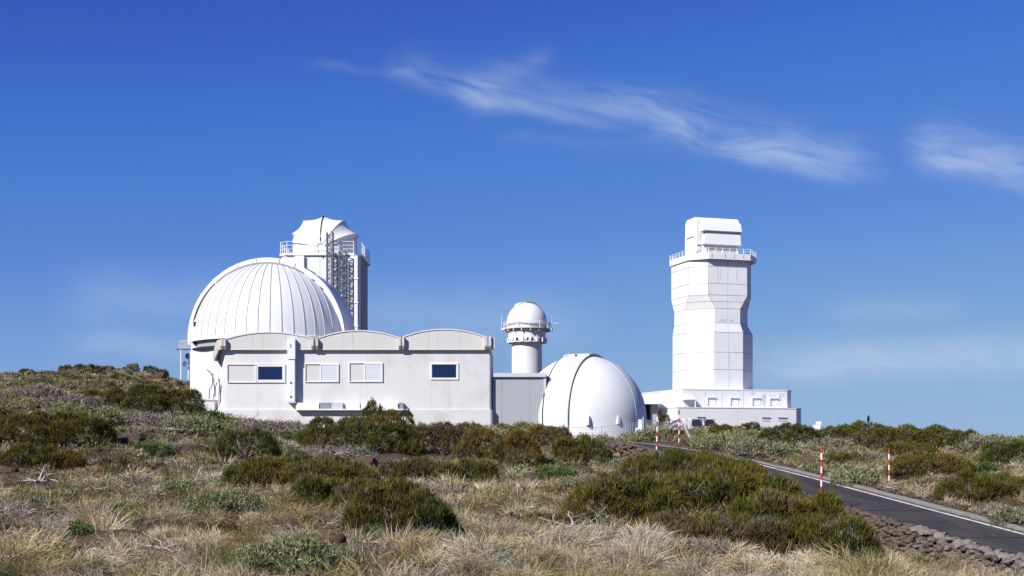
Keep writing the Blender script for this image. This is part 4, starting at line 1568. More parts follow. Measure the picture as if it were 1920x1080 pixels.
M['shadedoor'] = paint('blue_shaded_door', (0.10, 0.16, 0.42), (0.06, 0.1, 0.25), 0.3, 0.5)  # deep blue of the bay's shade put into the door colour
panel_tower()

# ------------------------------------------------------------------ small things along the road
def marker_pole(px, py_base, d, h, label, lean=(0, 0), zoff=None, rad=0.037, nb=8, first_red=True):
    p = W(px, py_base, d)
    if zoff is None:
        p[2] = float(ground_z(p[0], p[1])[0])
    else:
        p[2] = zoff
    t = thing('marker_pole', label, 'marker pole', p, 'red and white marker poles along the road')
    top = Vector((p[0] + lean[0], p[1] + lean[1], p[2] + h)); bot = Vector(p) - Vector((0, 0, 0.15))
    MB().tube([bot, top], rad, 10).build('pole', M['polewhite'], t, True, 60)
    b = Vector(p)
    for i in range(nb):
        if (i % 2 == 1) == first_red:
            a0 = b.lerp(top, i / nb); a1 = b.lerp(top, (i + 1) / nb + (0.004 if i == nb - 1 else 0))
            MB().tube([a0, a1], rad + 0.006, 10).build('red_band', M['red'], t, True, 60)
    return t


def wall_top(y): return float(road_z(y)) + 0.47
marker_pole(1540, 931, 47.2, 1.98, 'red and white banded marker pole standing on the stone wall beside the road', (0.01, 0), wall_top(47.2) - 0.02)
marker_pole(1667, 918, 60.0, 2.02, 'red and white banded marker pole across the road behind the kerb', (0.0, 0), None)
marker_pole(1231, 841, 67.0, 2.08, 'leaning red and white marker pole at the far bend of the stone wall', (0.06, 0), wall_top(67) - 0.05, 0.042)
marker_pole(1273, 828, 82.0, 2.05, 'red and white marker pole in front of the bent guard rail', (0.02, 0), None, 0.042)
marker_pole(1168, 821, 96.0, 2.0, 'thin distant marker pole in front of the smooth dome fence', (0.0, 0), None, 0.042)


def guard_rail():
    D = 84.0
    t = thing('bent_guard_rail', 'bent and fallen guard rail on a brown post beside a marker pole', 'guard rail', W(1258, 826, D))
    g = float(ground_z(W(1258, 826, D)[0], D)[0])
    p = W(1258, 797, D)
    MB().box(p[0] - 0.07, p[0] + 0.07, D - .06, D + .06, g - 0.3, p[2]).build('post', M['post'], t)
    path = [(1254.5, 798, D - .2), (1261, 792, D - .1), (1268, 788.5, D), (1275, 790.5, D), (1279, 801, D - .3), (1286, 819, D - .6)]
    for dz, mat in ((0.0, 'railred'), (-0.16, 'galv'), (-0.32, 'steel')):
        pts = [Vector(W(a, b, c)) + Vector((0.02 * i, 0, dz * (1 if i < 4 else 0.4) - (0.0))) + Vector((-dz * (0.9 if i >= 4 else 0), 0, 0)) for i, (a, b, c) in enumerate(path)]
        rings = []
        for i, q in enumerate(pts):
            rings.append([q + Vector((0, -.04, -.08)), q + Vector((0, .0, -.08)), q + Vector((0, .0, .08)), q + Vector((0, -.04, .08))])
        MB().loft(rings).build('rail_strip', M[mat], t)


guard_rail()


def mesh_fence(label, pts, thick_posts, h, group='mesh fences in front of the observatories'):
    # pts: (px, d); posts at each
    P = []
    for px, d in pts:
        q = W(px, 800, d); q[2] = float(ground_z(q[0], q[1])[0]); P.append(q)
    t = thing('mesh_fence', label, 'fence', P[0], group)
    for i, q in enumerate(P):
        if i in thick_posts:
            MB().box(q[0] - .12, q[0] + .12, q[1] - .12, q[1] + .12, q[2] - .3, q[2] + h + 0.18).build('post', M['trim'], t)
        else:
            MB().tube([(q[0], q[1], q[2] - .3), (q[0], q[1], q[2] + h + .1)], 0.05, 6).build('post', M['galv'], t)
    m = MB()
    for a, b in zip(P[:-1], P[1:]):
        L = math.hypot(b[0] - a[0], b[1] - a[1])
        n = int(L / 0.17)
        for i in range(1, n):
            f = i / n
            q = a + (b - a) * f
            m.tube([(q[0], q[1], q[2] + .02), (q[0], q[1], q[2] + h)], 0.009, 3, False)
        for j in range(6):
            zz = 0.05 + (h - 0.05) * j / 5
            m.tube([(a[0], a[1], a[2] + zz), (b[0], b[1], b[2] + zz)], 0.016 if j == 5 else 0.009, 3, False)
    m.build('wire_mesh', M['galv'], t)
    return t


mesh_fence('thin wire mesh fence in front of the smooth dome', [(1040, 92.5), (1127, 92), (1200, 92)], (2,), 1.0)
mesh_fence('wire mesh fence between the service bay and the dark panels', [(1206, 96), (1235, 98), (1262, 100), (1281, 103), (1293, 105)], (2, 3, 4), 1.0)


def solar_panels():
    for px0, px1, lab in ((1297.5, 1317, 'dark solar panel nearest the white fence post'), (1321.5, 1341, 'dark solar panel on the side away from the white fence post')):
        D = 107.0
        k = D / F
        x0, x1 = (px0 - 960) * k, (px1 - 960) * k
        z1 = CAM_Z + (HOR - 786) * k
        g = float(ground_z((x0 + x1) / 2, D)[0])
        t = thing('solar_panel', lab, 'solar panel', ((x0 + x1) / 2, D, g), 'solar panels by the fence')
        z0 = CAM_Z + (HOR - 799) * k
        MB().add([(x0, D, z0), (x1, D, z0), (x1, D + .35, z1), (x0, D + .35, z1), (x0, D + .06, z0), (x1, D + .06, z0), (x1, D + .41, z1), (x0, D + .41, z1)],
                 [(0, 1, 2, 3), (7, 6, 5, 4), (0, 4, 5, 1), (1, 5, 6, 2), (2, 6, 7, 3), (3, 7, 4, 0)]).build('panel', M['panel'], t)
        for x in (x0 + .1, x1 - .1):
            MB().tube([(x, D + .3, g - .3), (x, D + .3, z1 - .05)], 0.04, 6).build('leg', M['galv'], t)


M['panel'] = paint('dark_panel', (0.018, 0.02, 0.03), (0.04, 0.04, 0.05), 0.3, 0.4, 3.0)
solar_panels()


def road_sign():
    D = 112.0
    g = W(1627, 800, D); g[2] = float(ground_z(g[0], D)[0])
    c = Vector(W(1627.5, 785.5, D))
    t = thing('round_road_sign', 'round road sign seen nearly edge-on above the skyline shrubs', 'road sign', g)
    MB().tube([(c.x, D + .06, g[2] - .3), (c.x, D + .06, c.z - 0.3)], 0.035, 8).build('post', M['galv'], t)
    a = math.radians(52)
    u = Vector((math.cos(a), math.sin(a), 0)); n = Vector((math.sin(a), -math.cos(a), 0))
    def disc(r, off, th):
        return [[c + n * (off + h) + (u * math.cos(q) + Vector((0, 0, 1)) * math.sin(q)) * r for q in np.linspace(0, 2 * math.pi, 28, endpoint=False)] for h in (0, th)]
    MB().loft(disc(0.36, 0.0, 0.02)).build('rim', M['trim'], t)
    MB().loft(disc(0.27, 0.021, 0.01)).build('face', M['steel'], t)


road_sign()


def white_box():
    D = 108.0
    k = D / F
    X = lambda px: (px - 960) * k
    Z = lambda py: CAM_Z + (HOR - py) * k
    g = float(ground_z(X(1534), D)[0])
    t = thing('white_utility_box', 'small white utility box on a post beside the skyline broom shrubs', 'utility box', (X(1534), D, g))
    MB().box(X(1526), X(1540), D, D + .5, g - .2, Z(796.5)).build('base', M['trim'], t)
    MB().box(X(1531.5), X(1539.5), D - .05, D + .4, Z(796.3), Z(790)).build('box', M['trim'], t)
    MB().box(X(1535.8), X(1538), D - .12, D - .055, Z(808), Z(796)).build('conduit_or_shadow', M['trim'], t)


white_box()


def bollard_box():
    D = 92.5
    k = D / F
    X = lambda px: (px - 960) * k
    g = float(ground_z(X(1194), D)[0])
    t = thing('white_meter_box', 'little white meter box with dark window at the fence post', 'utility box', (X(1194), D, g))
    MB().box(X(1190.5), X(1197), D - .7, D - .45, g - .2, g + 0.62).build('case', M['trim'], t)
    MB().box(X(1192.3), X(1195), D - .715, D - .69, g + .36, g + 0.5).build('meter_window', M['dark'], t)


bollard_box()

# ------------------------------------------------------------------ plants
def unit(v):
    return v / np.maximum(np.linalg.norm(v, axis=-1, keepdims=True), 1e-9)


def ribbons(base, dirs, L, Wd, droop, c0, c1, rng, seg2=True):
    """flat tapered blades: returns verts, quads, tris, colours"""
    n = len(base)
    r = rng.normal(size=(n, 3))
    side = unit(np.cross(dirs, r)) * Wd[:, None] * 0.5
    tip = base + dirs * L[:, None] + droop
    if seg2:
        mid = base + dirs * (L * 0.55)[:, None] + droop * 0.22
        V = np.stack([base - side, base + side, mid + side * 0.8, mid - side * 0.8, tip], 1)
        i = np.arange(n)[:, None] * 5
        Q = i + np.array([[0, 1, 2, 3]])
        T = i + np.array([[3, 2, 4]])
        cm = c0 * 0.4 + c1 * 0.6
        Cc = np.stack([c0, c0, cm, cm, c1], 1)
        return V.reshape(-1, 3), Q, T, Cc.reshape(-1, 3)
    V = np.stack([base - side, base + side, tip], 1)
    i = np.arange(n)[:, None] * 3
    T = i + np.array([[0, 1, 2]])
    Cc = np.stack([c0, c0, c1], 1)
    return V.reshape(-1, 3), np.zeros((0, 4), int), T, Cc.reshape(-1, 3)


class Soup:
    def __init__(self):
        self.V, self.Q, self.T, self.C = [], [], [], []
        self.n = 0

    def add(self, v, q, t, c):
        if len(v) == 0: return
        self.V.append(v); self.Q.append(q + self.n); self.T.append(t + self.n); self.C.append(c)
        self.n += len(v)

    def build(self, name, mat, parent=None):
        return np_mesh(name, np.concatenate(self.V), np.concatenate(self.Q), np.concatenate(self.T), mat, parent, np.concatenate(self.C))


def pick(rng, pal, n, jit=0.12):
    pal = np.array(pal)
    a = pal[rng.integers(len(pal), size=n)]
    b = pal[rng.integers(len(pal), size=n)]
    f = rng.random((n, 1))
    return np.clip((a * (1 - f) + b * f) * (1 + rng.normal(size=(n, 1)) * jit), 0.003, 0.9)


PAL = {
    'olive': [(0.125, 0.118, 0.018), (0.082, 0.095, 0.018), (0.155, 0.135, 0.020), (0.055, 0.068, 0.016)],
    'deep': [(0.060, 0.085, 0.020), (0.040, 0.060, 0.016), (0.080, 0.098, 0.022), (0.10, 0.105, 0.022)],
    'ochre': [(0.21, 0.135, 0.028), (0.16, 0.125, 0.028), (0.25, 0.155, 0.030), (0.13, 0.09, 0.03), (0.11, 0.10, 0.024)],
    'brown': [(0.15, 0.100, 0.050), (0.12, 0.092, 0.042), (0.19, 0.130, 0.058), (0.10, 0.09, 0.032)],
    'pale': [(0.24, 0.26, 0.11), (0.31, 0.32, 0.16), (0.19, 0.22, 0.085), (0.36, 0.34, 0.19)],
    'vivid': [(0.09, 0.15, 0.03), (0.12, 0.18, 0.045), (0.07, 0.12, 0.03)],
    'grey': [(0.22, 0.22, 0.13), (0.30, 0.29, 0.19), (0.17, 0.18, 0.10), (0.34, 0.31, 0.21)],
    'twig': [(0.20, 0.165, 0.135), (0.28, 0.24, 0.20), (0.13, 0.10, 0.08), (0.34, 0.30, 0.26)],
    'wood': [(0.36, 0.32, 0.28), (0.28, 0.24, 0.21), (0.44, 0.40, 0.36)],
    'straw': [(0.64, 0.51, 0.29), (0.70, 0.59, 0.37), (0.54, 0.40, 0.19), (0.72, 0.63, 0.44), (0.40, 0.28, 0.13)],
    'greystraw': [(0.56, 0.49, 0.38), (0.64, 0.57, 0.46), (0.42, 0.36, 0.27)],
    'greenstraw': [(0.26, 0.25, 0.09), (0.36, 0.31, 0.14), (0.20, 0.20, 0.07)],
}


def lobes_for(rng, w, h, n, sub=True):
    """ellipsoid lobes (cx, cy, cz, rx, ry, rz) filling a mound of half-width w, height h, with smaller cushions on top"""
    out = []
    for i in range(n):
        if n == 1:
            main = (0, 0, 0, w * .9, w * 0.8, h * .95)
        else:
            a = rng.uniform(0, 2 * math.pi)
            q = math.sqrt(rng.random()) * 0.62
            u = (i + 0.5) / n * 2 - 1
            cx = (u * 0.70 + rng.uniform(-0.12, 0.12)) * w
            cy = math.sin(a) * q * w * 0.5
            r = w * rng.uniform(0.36, 0.54) * (1.3 if n <= 3 else 1.0)
            hh = h * (rng.uniform(0.78, 1.02)) * (1 - 0.30 * (cx / w) ** 2)
            main = (cx, cy, 0, r, r * 0.95, hh * 0.92)
        out.append(main)
        if not sub:
            continue
        cx, cy, cz, rx, ry, rz = main
        for j in range(rng.integers(5, 9)):
            d = unit(rng.normal(size=(1, 3)))[0]
            d[2] = abs(d[2]) * 0.9 + 0.05
            if d[1] > 0.3: d[1] *= -1
            rs_ = min(rx, rz) * rng.uniform(0.30, 0.48)
            out.append((cx + d[0] * rx * .72, cy + d[1] * ry * .72, d[2] * rz * .74, rs_ * 1.15, rs_ * 1.1, rs_ * 0.95))
    return out


def surface_points(rng, lobes, dens):
    """points over the outer surface of overlapping ellipsoids above the ground, with outward normals"""
    P, N, LI = [], [], []
    for li, (cx, cy, cz, rx, ry, rz) in enumerate(lobes):
        area = 4 * math.pi * ((rx * ry) ** 1.6 / 3 + (rx * rz) ** 1.6 / 3 + (ry * rz) ** 1.6 / 3) ** (1 / 1.6) * (0.55 if cz == 0 else 0.8)
        n = max(20, int(area * dens))
        d = unit(rng.normal(size=(n, 3)))
        if cz == 0:
            d[:, 2] = np.abs(d[:, 2]) - 0.1
        else:
            d[:, 2] = np.where((d[:, 2] < -0.25), -d[:, 2], d[:, 2])
        depth = 1 - 0.22 * rng.random(n) ** 1.8
        p = d * depth[:, None] * np.array([rx, ry, rz]) + np.array([cx, cy, cz])
        nr = unit(d / np.array([rx, ry, rz]))
        keep = p[:, 2] > -0.1
        for lj, (ax, ay, az_, bx, by, bz) in enumerate(lobes):
            if lj == li: continue
            q = ((p[:, 0] - ax) / bx) ** 2 + ((p[:, 1] - ay) / by) ** 2 + ((p[:, 2] - az_) / bz) ** 2
            keep &= q > 0.72
        P.append(p[keep]); N.append(nr[keep]); LI.append(np.full(keep.sum(), li))
    return np.concatenate(P), np.concatenate(N), np.concatenate(LI)


def branch_tubes(rng, origin, n, reach, h, r0, nseg=5, spread=1.0):
    mbs = []
    V, Q, C = [], [], []
    n0 = 0
    for i in range(n):
        a = rng.uniform(0, 2 * math.pi)
        tgt = np.array([math.cos(a) * reach * rng.uniform(0.4, 1) * spread, math.sin(a) * reach * 0.8 * rng.uniform(0.3, 1) * spread, h * rng.uniform(0.45, 0.95)])
        st = np.array([math.cos(a) * 0.08, math.sin(a) * 0.08, -0.05])
        ts = np.linspace(0, 1, nseg)
        bow = rng.normal(size=3) * 0.12 * reach
        pts = st + (tgt - st) * ts[:, None] + np.sin(ts * math.pi)[:, None] * bow
        pts[:, 2] += 0.0
        rad = r0 * (1 - 0.8 * ts) * rng.uniform(0.7, 1.2)
        ang = np.arange(4) * math.pi / 2
        ring = np.stack([np.cos(ang), np.sin(ang), np.zeros(4)], 1)
        dirv = unit((tgt - st)[None])[0]
        u = unit(np.cross(dirv, [0.3, 0.2, 1.0])[None])[0]; v = np.cross(dirv, u)
        for s in range(nseg):
            V.append(pts[s] + (np.cos(ang)[:, None] * u + np.sin(ang)[:, None] * v) * rad[s])
        for s in range(nseg - 1):
            for k in range(4):
                Q.append((n0 + s * 4 + k, n0 + s * 4 + (k + 1) % 4, n0 + (s + 1) * 4 + (k + 1) % 4, n0 + (s + 1) * 4 + k))
        n0 += nseg * 4
    V = np.concatenate(V) + origin
    return V, np.array(Q)


FOOT = []


def shrub(name, label, cat, px, py, wpx, hpx, pal, style='broom', nl=None, group=None, seed=0, dens=1.0, tip=None, d=None, grow=1.0):
    rng = np.random.default_rng(seed * 977 + int(px) * 3 + int(py))
    if d is None:
        o = at(px, py)
    else:
        o = W(px, py, d); o[2] = float(ground_z(o[0], o[1])[0])
    dist = o[1]
    k = dist / F
    w, h = wpx * k * 0.5, hpx * k
    o = o + np.array([0, w * 0.45, 0])
    if d is None:
        o[2] = float(ground_z(o[0], o[1])[0])
    o[2] -= 0.05
    # keep the visible top where the photo shows it
    h = max(0.25, CAM_Z + (HOR - (py - hpx)) * o[1] / F - o[2])
    FOOT.append((o[0], o[1], max(w * grow * 0.95, 0.25)))
    t = thing(name, label, cat, o, group)
    if nl is None:
        nl = int(np.clip(round(w / max(h * 0.62, 0.3)) + 1, 2, 9))
    lobes = lobes_for(rng, w * grow, h * grow, nl)
    px_m = dist / 1280.0          # metres per rendered pixel
    S = Soup()
    if style == 'broom':
        L0 = np.clip(0.07 * h + 0.09, 0.12, 0.20)
        wd = np.clip(px_m * 0.55, 0.014, 0.042)
        dn = dens * 2.7 / (L0 * wd) / 6.0
        P, N, LI = surface_points(rng, lobes, dn)
        n = len(P); m = 6
        up = np.array([0, 0, 1.0])
        gap = fbm((P[:, 0] + o[0]) * 2.3 + 31, (P[:, 1] * .6 + P[:, 2] * 1.2 + o[1]) * 2.3, 3)
        kp = (gap > 0.30) | (rng.random(n) < 0.4)
        P, N = P[kp], N[kp]; n = len(P); gap = gap[kp]
        base_dir = unit(N * 0.75 + up * 0.75 + rng.normal(size=(n, 3)) * 0.16)
        # colour wanders over the bush
        ph = fbm((P[:, 0] + o[0]) * 1.1 + 5, (P[:, 1] + P[:, 2] + o[1]) * 1.1, 3)[:, None]
        c = pick(rng, PAL[pal], n, 0.15)
        c2 = pick(rng, PAL[tip or 'ochre'], n, 0.15)
        f = np.clip((ph - 0.42) * 4.5, 0, 0.85 if tip else 0.45)
        c = c * (1 - f) + c2 * f
        dry = ((gap < 0.33) & (rng.random(n) < 0.5))[:, None]
        c = np.where(dry, pick(rng, PAL['twig'], n, 0.15) * 0.75, c)
        P = P + base_dir * (np.where(rng.random(n) < 0.06, rng.uniform(0.03, 0.14, n), 0.0) * min(1.0, h))[:, None]
        B = np.repeat(P, m, 0) + rng.normal(size=(n * m, 3)) * 0.04
        Dr = unit(np.repeat(base_dir, m, 0) + rng.normal(size=(n * m, 3)) * 0.22)
        Ls = L0 * rng.uniform(0.55, 1.25, n * m)
        Ws = wd * rng.uniform(0.7, 1.3, n * m)
        cc = np.repeat(c, m, 0) * np.where(rng.random((n * m, 1)) < 0.3, rng.uniform(0.3, 0.6, (n * m, 1)), rng.uniform(0.85, 1.4, (n * m, 1)))
        B = B - Dr * (Ls * 0.6)[:, None]
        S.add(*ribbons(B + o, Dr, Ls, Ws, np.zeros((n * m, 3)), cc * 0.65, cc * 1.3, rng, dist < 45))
    elif style == 'leafy':
        wl = np.clip(px_m * 1.5, 0.035, 0.09)
        L0 = wl * 2.3
        dn = dens * 2.4 / (L0 * wl) / 5.0
        P, N, LI = surface_points(rng, lobes, dn)
        n = len(P); m = 5
        base_dir = unit(N * 0.8 + np.array([0, 0, 0.8]) + rng.normal(size=(n, 3)) * 0.25)
        c = pick(rng, PAL[pal], n, 0.18)
        B = np.repeat(P, m, 0) + rng.normal(size=(n * m, 3)) * wl * 0.9
        Dr = unit(np.repeat(base_dir, m, 0) + rng.normal(size=(n * m, 3)) * 0.55)
        Ls = L0 * rng.uniform(0.6, 1.3, n * m); Ws = wl * rng.uniform(0.5, 1.1, n * m)
        cc = np.repeat(c, m, 0) * rng.uniform(0.7, 1.3, (n * m, 1))
        S.add(*ribbons(B + o, Dr, Ls, Ws, np.zeros((n * m, 3)), cc * 0.8, cc * 1.15, rng, False))
    elif style == 'twiggy':
        wl = np.clip(px_m * 0.55, 0.012, 0.04)
        L0 = np.clip(h * 0.6, 0.25, 0.6)
        dn = dens * 1.3 / (L0 * wl) / 3.0
        P, N, LI = surface_points(rng, lobes, dn)
        n = len(P); m = 3
        B = np.repeat(P, m, 0) * np.array([1, 1, 0.9])
        Dr = unit(np.repeat(N, m, 0) * 0.5 + np.array([0, 0, 0.25]) + rng.normal(size=(n * m, 3)) * 0.8)
        Ls = L0 * rng.uniform(0.4, 1.2, n * m); Ws = wl * rng.uniform(0.6, 1.4, n * m)
        c = pick(rng, PAL[pal], n * m, 0.2)
        S.add(*ribbons(B + o - Dr * (Ls * .5)[:, None], Dr, Ls, Ws, rng.normal(size=(n * m, 3)) * 0.08, c * 0.85, c * 1.15, rng, True))
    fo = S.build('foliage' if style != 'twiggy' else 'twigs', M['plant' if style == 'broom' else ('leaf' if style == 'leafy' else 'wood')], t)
    # woody stems inside
    V, Q = branch_tubes(rng, o, int(np.clip(6 * w * (1.6 if style == 'twiggy' else 1), 5, 22)), w * 0.85, h * 0.85, 0.045 if h > 0.9 else 0.028)
    cw = np.repeat(pick(rng, PAL['twig'], len(V) // 4, 0.1) * (0.8 if style != 'twiggy' else 1.1), 4, 0)
    np_mesh('stems', V, Q, None, M['wood'], t, cw)
    return t


BR = 'broom shrubs on the hillside'
LF = 'low green leafy bushes'
TW = 'grey twiggy bushes'
brooms = [
    # px, base row, width px, height px, palette, tip palette, lobes, label
    (1165, 988, 190, 112, 'olive', None, 6, 'rounded olive broom lobe on the near side of the largest broom thicket'),
    (1300, 930, 260, 90, 'olive', 'ochre', 7, 'olive broom forming the top of the largest thicket by the road'),
    (1345, 990, 310, 122, 'olive', 'ochre', 9, 'broad ochre-tinted broom in the middle of the largest thicket'),
    (1330, 1030, 250, 78, 'brown', 'olive', 5, 'brownish half-dry broom at the front foot of the largest thicket'),
    (1480, 1025, 215, 116, 'olive', 'ochre', 7, 'yellow-green broom on the road side of the largest thicket'),
    (1565, 1058, 170, 104, 'olive', 'ochre', 6, 'broom at the end of the largest thicket next to the stone wall'),
    (560, 915, 245, 58, 'olive', 'ochre', 6, 'long low broom behind the two green clumps mid-slope'),
    (640, 952, 175, 60, 'olive', None, 4, 'olive broom clump beside the deep green broom mid-slope'),
    (742, 995, 155, 88, 'deep', None, 3, 'deep green broom clump standing alone in pale grass mid-slope'),
    (672, 846, 185, 68, 'olive', 'ochre', 6, 'dense broom bank below the cable tray of the vaulted building'),
    (705, 800, 48, 52, 'olive', 'ochre', 2, 'upright broom tuft reaching the cable tray of the vaulted building'),
    (748, 812, 52, 48, 'ochre', 'olive', 2, 'small upright broom tuft beside the plinth of the vaulted building'),
    (452, 862, 118, 66, 'deep', 'olive', 4, 'dark round broom below the corner of the vaulted building'),
    (75, 842, 185, 74, 'olive', 'ochre', 5, 'wide dark broom at the edge of the hillside'),
    (5, 800, 70, 34, 'deep', None, 2, 'dark broom partly cut off at the hillside edge'),
    (30, 878, 130, 44, 'olive', None, 4, 'low faded broom under the wide dark broom'),
    (120, 880, 80, 36, 'ochre', None, 3, 'small ochre broom below the wide dark broom'),
    (205, 885, 60, 36, 'brown', 'ochre', 2, 'small brownish broom among grey grass on the hillside'),
    (245, 768, 100, 48, 'olive', 'ochre', 3, 'upright olive broom halfway up the slope below the rock pile'),
    (190, 752, 60, 22, 'deep', None, 2, 'flat dark broom beside the upright broom below the rock pile'),
    (338, 768, 80, 40, 'olive', None, 3, 'olive broom against the low white entrance block'),
    (47, 712, 28, 20, 'deep', None, 1, 'tiny round shrub alone on the bare skyline'),
    (290, 712, 48, 26, 'olive', None, 2, 'round yellow-green shrub on the skyline beside the rock pile'),
    (800, 852, 110, 68, 'brown', 'ochre', 4, 'tall brown broom against the plinth of the vaulted building'),
    (862, 838, 90, 54, 'brown', 'ochre', 3, 'rust-brown broom under the lone dark window'),
    (905, 866, 110, 64, 'ochre', 'brown', 4, 'open ochre broom in front of the grey annexe corner'),
    (965, 868, 100, 66, 'ochre', 'olive', 4, 'ochre and green broom in front of the grey annexe'),
    (1028, 838, 80, 48, 'ochre', 'brown', 3, 'rounded russet broom at the foot of the smooth dome'),
    (1095, 868, 90, 54, 'olive', None, 3, 'green broom with a dark hollow in front of the smooth dome'),
    (785, 905, 140, 46, 'brown', 'olive', 4, 'dark brownish broom patch behind the pale grass'),
    (880, 910, 110, 52, 'olive', 'ochre', 4, 'dark broom mound at the upper rim of the pale grass'),
    (1490, 834, 112, 42, 'deep', 'olive', 4, 'dark broom bank beside the terraced building'),
    (1560, 828, 60, 26, 'deep', None, 2, 'low dark broom wedged between two skyline brooms'),
    (1610, 826, 120, 34, 'olive', 'ochre', 4, 'skyline broom in front of the round road sign'),
    (1700, 842, 150, 46, 'olive', None, 5, 'long olive broom bank on the skyline beyond the road'),
    (1755, 832, 90, 34, 'olive', 'ochre', 3, 'yellow-tipped broom on the skyline beyond the road'),
    (1812, 844, 60, 42, 'deep', None, 2, 'upright dark broom on the skyline beside the grey-green bush'),
    (1905, 868, 90, 48, 'deep', 'olive', 3, 'dark broom at the picture edge under the skyline'),
    (1708, 856, 90, 30, 'olive', None, 3, 'low olive broom below the skyline bank'),
    (1745, 896, 150, 46, 'olive', 'ochre', 5, 'ochre-flecked broom behind the marker pole across the road'),
    (1835, 942, 140, 62, 'olive', 'brown', 4, 'large dark broom above the kerb across the road'),
    (1900, 930, 90, 42, 'ochre', 'olive', 3, 'ochre broom at the picture edge above the kerb'),
    (1590, 870, 70, 22, 'olive', None, 3, 'flat olive broom between the two nearest marker poles'),
    (1404, 811, 42, 20, 'deep', None, 2, 'small round dark bush at the foot of the terraced building'),
    (1352, 813, 46, 18, 'ochre', None, 2, 'small brown bush beside the solar panels'),
    (1262, 818, 40, 16, 'ochre', 'olive', 2, 'yellowish shrub under the bent guard rail'),
    (152, 704, 66, 22, 'brown', None, 4, 'dry brown shrub on top of the rock pile'),
    (192, 702, 40, 18, 'brown', None, 2, 'reddish dry shrub in the middle of the rock pile'),
    (247, 702, 30, 23, 'grey', 'deep', 2, 'dark bristly shrub rising from the rock pile'),
]
for i, (px, py, w_, h_, pal, tip, nl, lab) in enumerate(brooms):
    shrub('broom_shrub', lab, 'shrub', px, py, w_, h_, pal, 'broom', nl, BR, i, 1.0, tip, 111.5 if py < 715 else {705: 91.0, 748: 91.0}.get(px), 1.17 if 'largest' in lab else 1.22)
shrub('broom_shrub', 'round dark shrub behind the fence between service bay and terraced building', 'shrub', 1246, 786, 28, 20, 'deep', 'broom', 2, BR, 77, 1.0, None, 136.0)

leafies = [
    (140, 802, 130, 48, 'pale', 3, 'pale green leafy mound high on the hillside below the brooms'),
    (282, 856, 72, 34, 'vivid', 2, 'fresh green leafy bush above the dead branches on the hillside'),
    (420, 958, 150, 48, 'pale', 4, 'pale green leafy bush between the grass and the long low broom'),
    (560, 1090, 240, 84, 'pale', 5, 'large grey-green leafy bush at the bottom edge of the picture'),
    (350, 815, 130, 38, 'pale', 4, 'leafy pale bush below the low white entrance block'),
    (395, 790, 60, 20, 'vivid', 2, 'yellow-green leafy patch at the corner of the entrance block'),
    (245, 972, 95, 28, 'vivid', 3, 'dark green leafy patch in straw grass on the near slope'),
    (675, 852, 60, 18, 'vivid', 2, 'bright leafy patch under the dense broom bank'),
    (560, 832, 60, 22, 'vivid', 2, 'small leafy bush beside the grey branch tangle'),
    (1100, 928, 120, 46, 'grey', 3, 'grey-green leafy bush behind the largest broom thicket'),
    (1195, 885, 110, 34, 'grey', 3, 'silvery leafy bush below the far end of the stone wall'),
    (1420, 858, 120, 44, 'grey', 4, 'grey-green leafy bush beside the far bend of the road'),
    (1345, 846, 90, 34, 'pale', 3, 'green leafy bush on the verge by the far bend'),
    (1220, 826, 90, 22, 'pale', 3, 'low leafy strip on the far verge in front of the fence'),
    (1130, 838, 100, 24, 'grey', 3, 'low grey-green bush in front of the wire mesh fence'),
    (1610, 912, 90, 36, 'pale', 3, 'leafy green bush on the verge between the two nearest marker poles'),
    (1862, 852, 100, 44, 'grey', 3, 'rounded grey-green bush on the skyline at the side of the picture'),
    (1850, 886, 44, 18, 'vivid', 2, 'small bright green bush above the large dark broom across the road'),
    (1722, 1068, 52, 26, 'vivid', 2, 'small bright green bush under the stone wall'),
    (946, 1052, 34, 18, 'vivid', 1, 'tiny bright green clump near the bottom edge of the pale grass'),
    (585, 982, 60, 22, 'vivid', 2, 'leafy clump below the olive broom mid-slope'),
    (1900, 985, 80, 40, 'grey', 3, 'pale dry bush above the kerb at the picture edge'),
    (1040, 905, 80, 30, 'vivid', 3, 'green leafy patch in the hollow behind the pale grass'),
    (700, 1012, 44, 16, 'vivid', 2, 'little green tuft in front of the deep green broom'),
    (150, 1000, 60, 22, 'vivid', 2, 'green leafy patch in straw grass near the edge of the slope'),
    (110, 940, 80, 22, 'pale', 3, 'pale leafy patch under the bleached forked branch'),
    (330, 925, 90, 24, 'pale', 3, 'pale leafy clump above the pale green bush on the near slope'),
    (790, 1060, 70, 22, 'pale', 2, 'pale leafy clump near the bottom below the half-buried rock'),
    (450, 1020, 40, 18, 'vivid', 1, 'small green tuft beside bare red soil'),
]
for i, (px, py, w_, h_, pal, nl, lab) in enumerate(leafies):
    shrub('leafy_bush', lab, 'bush', px, py, w_, h_, pal, 'leafy', nl, LF, 300 + i)

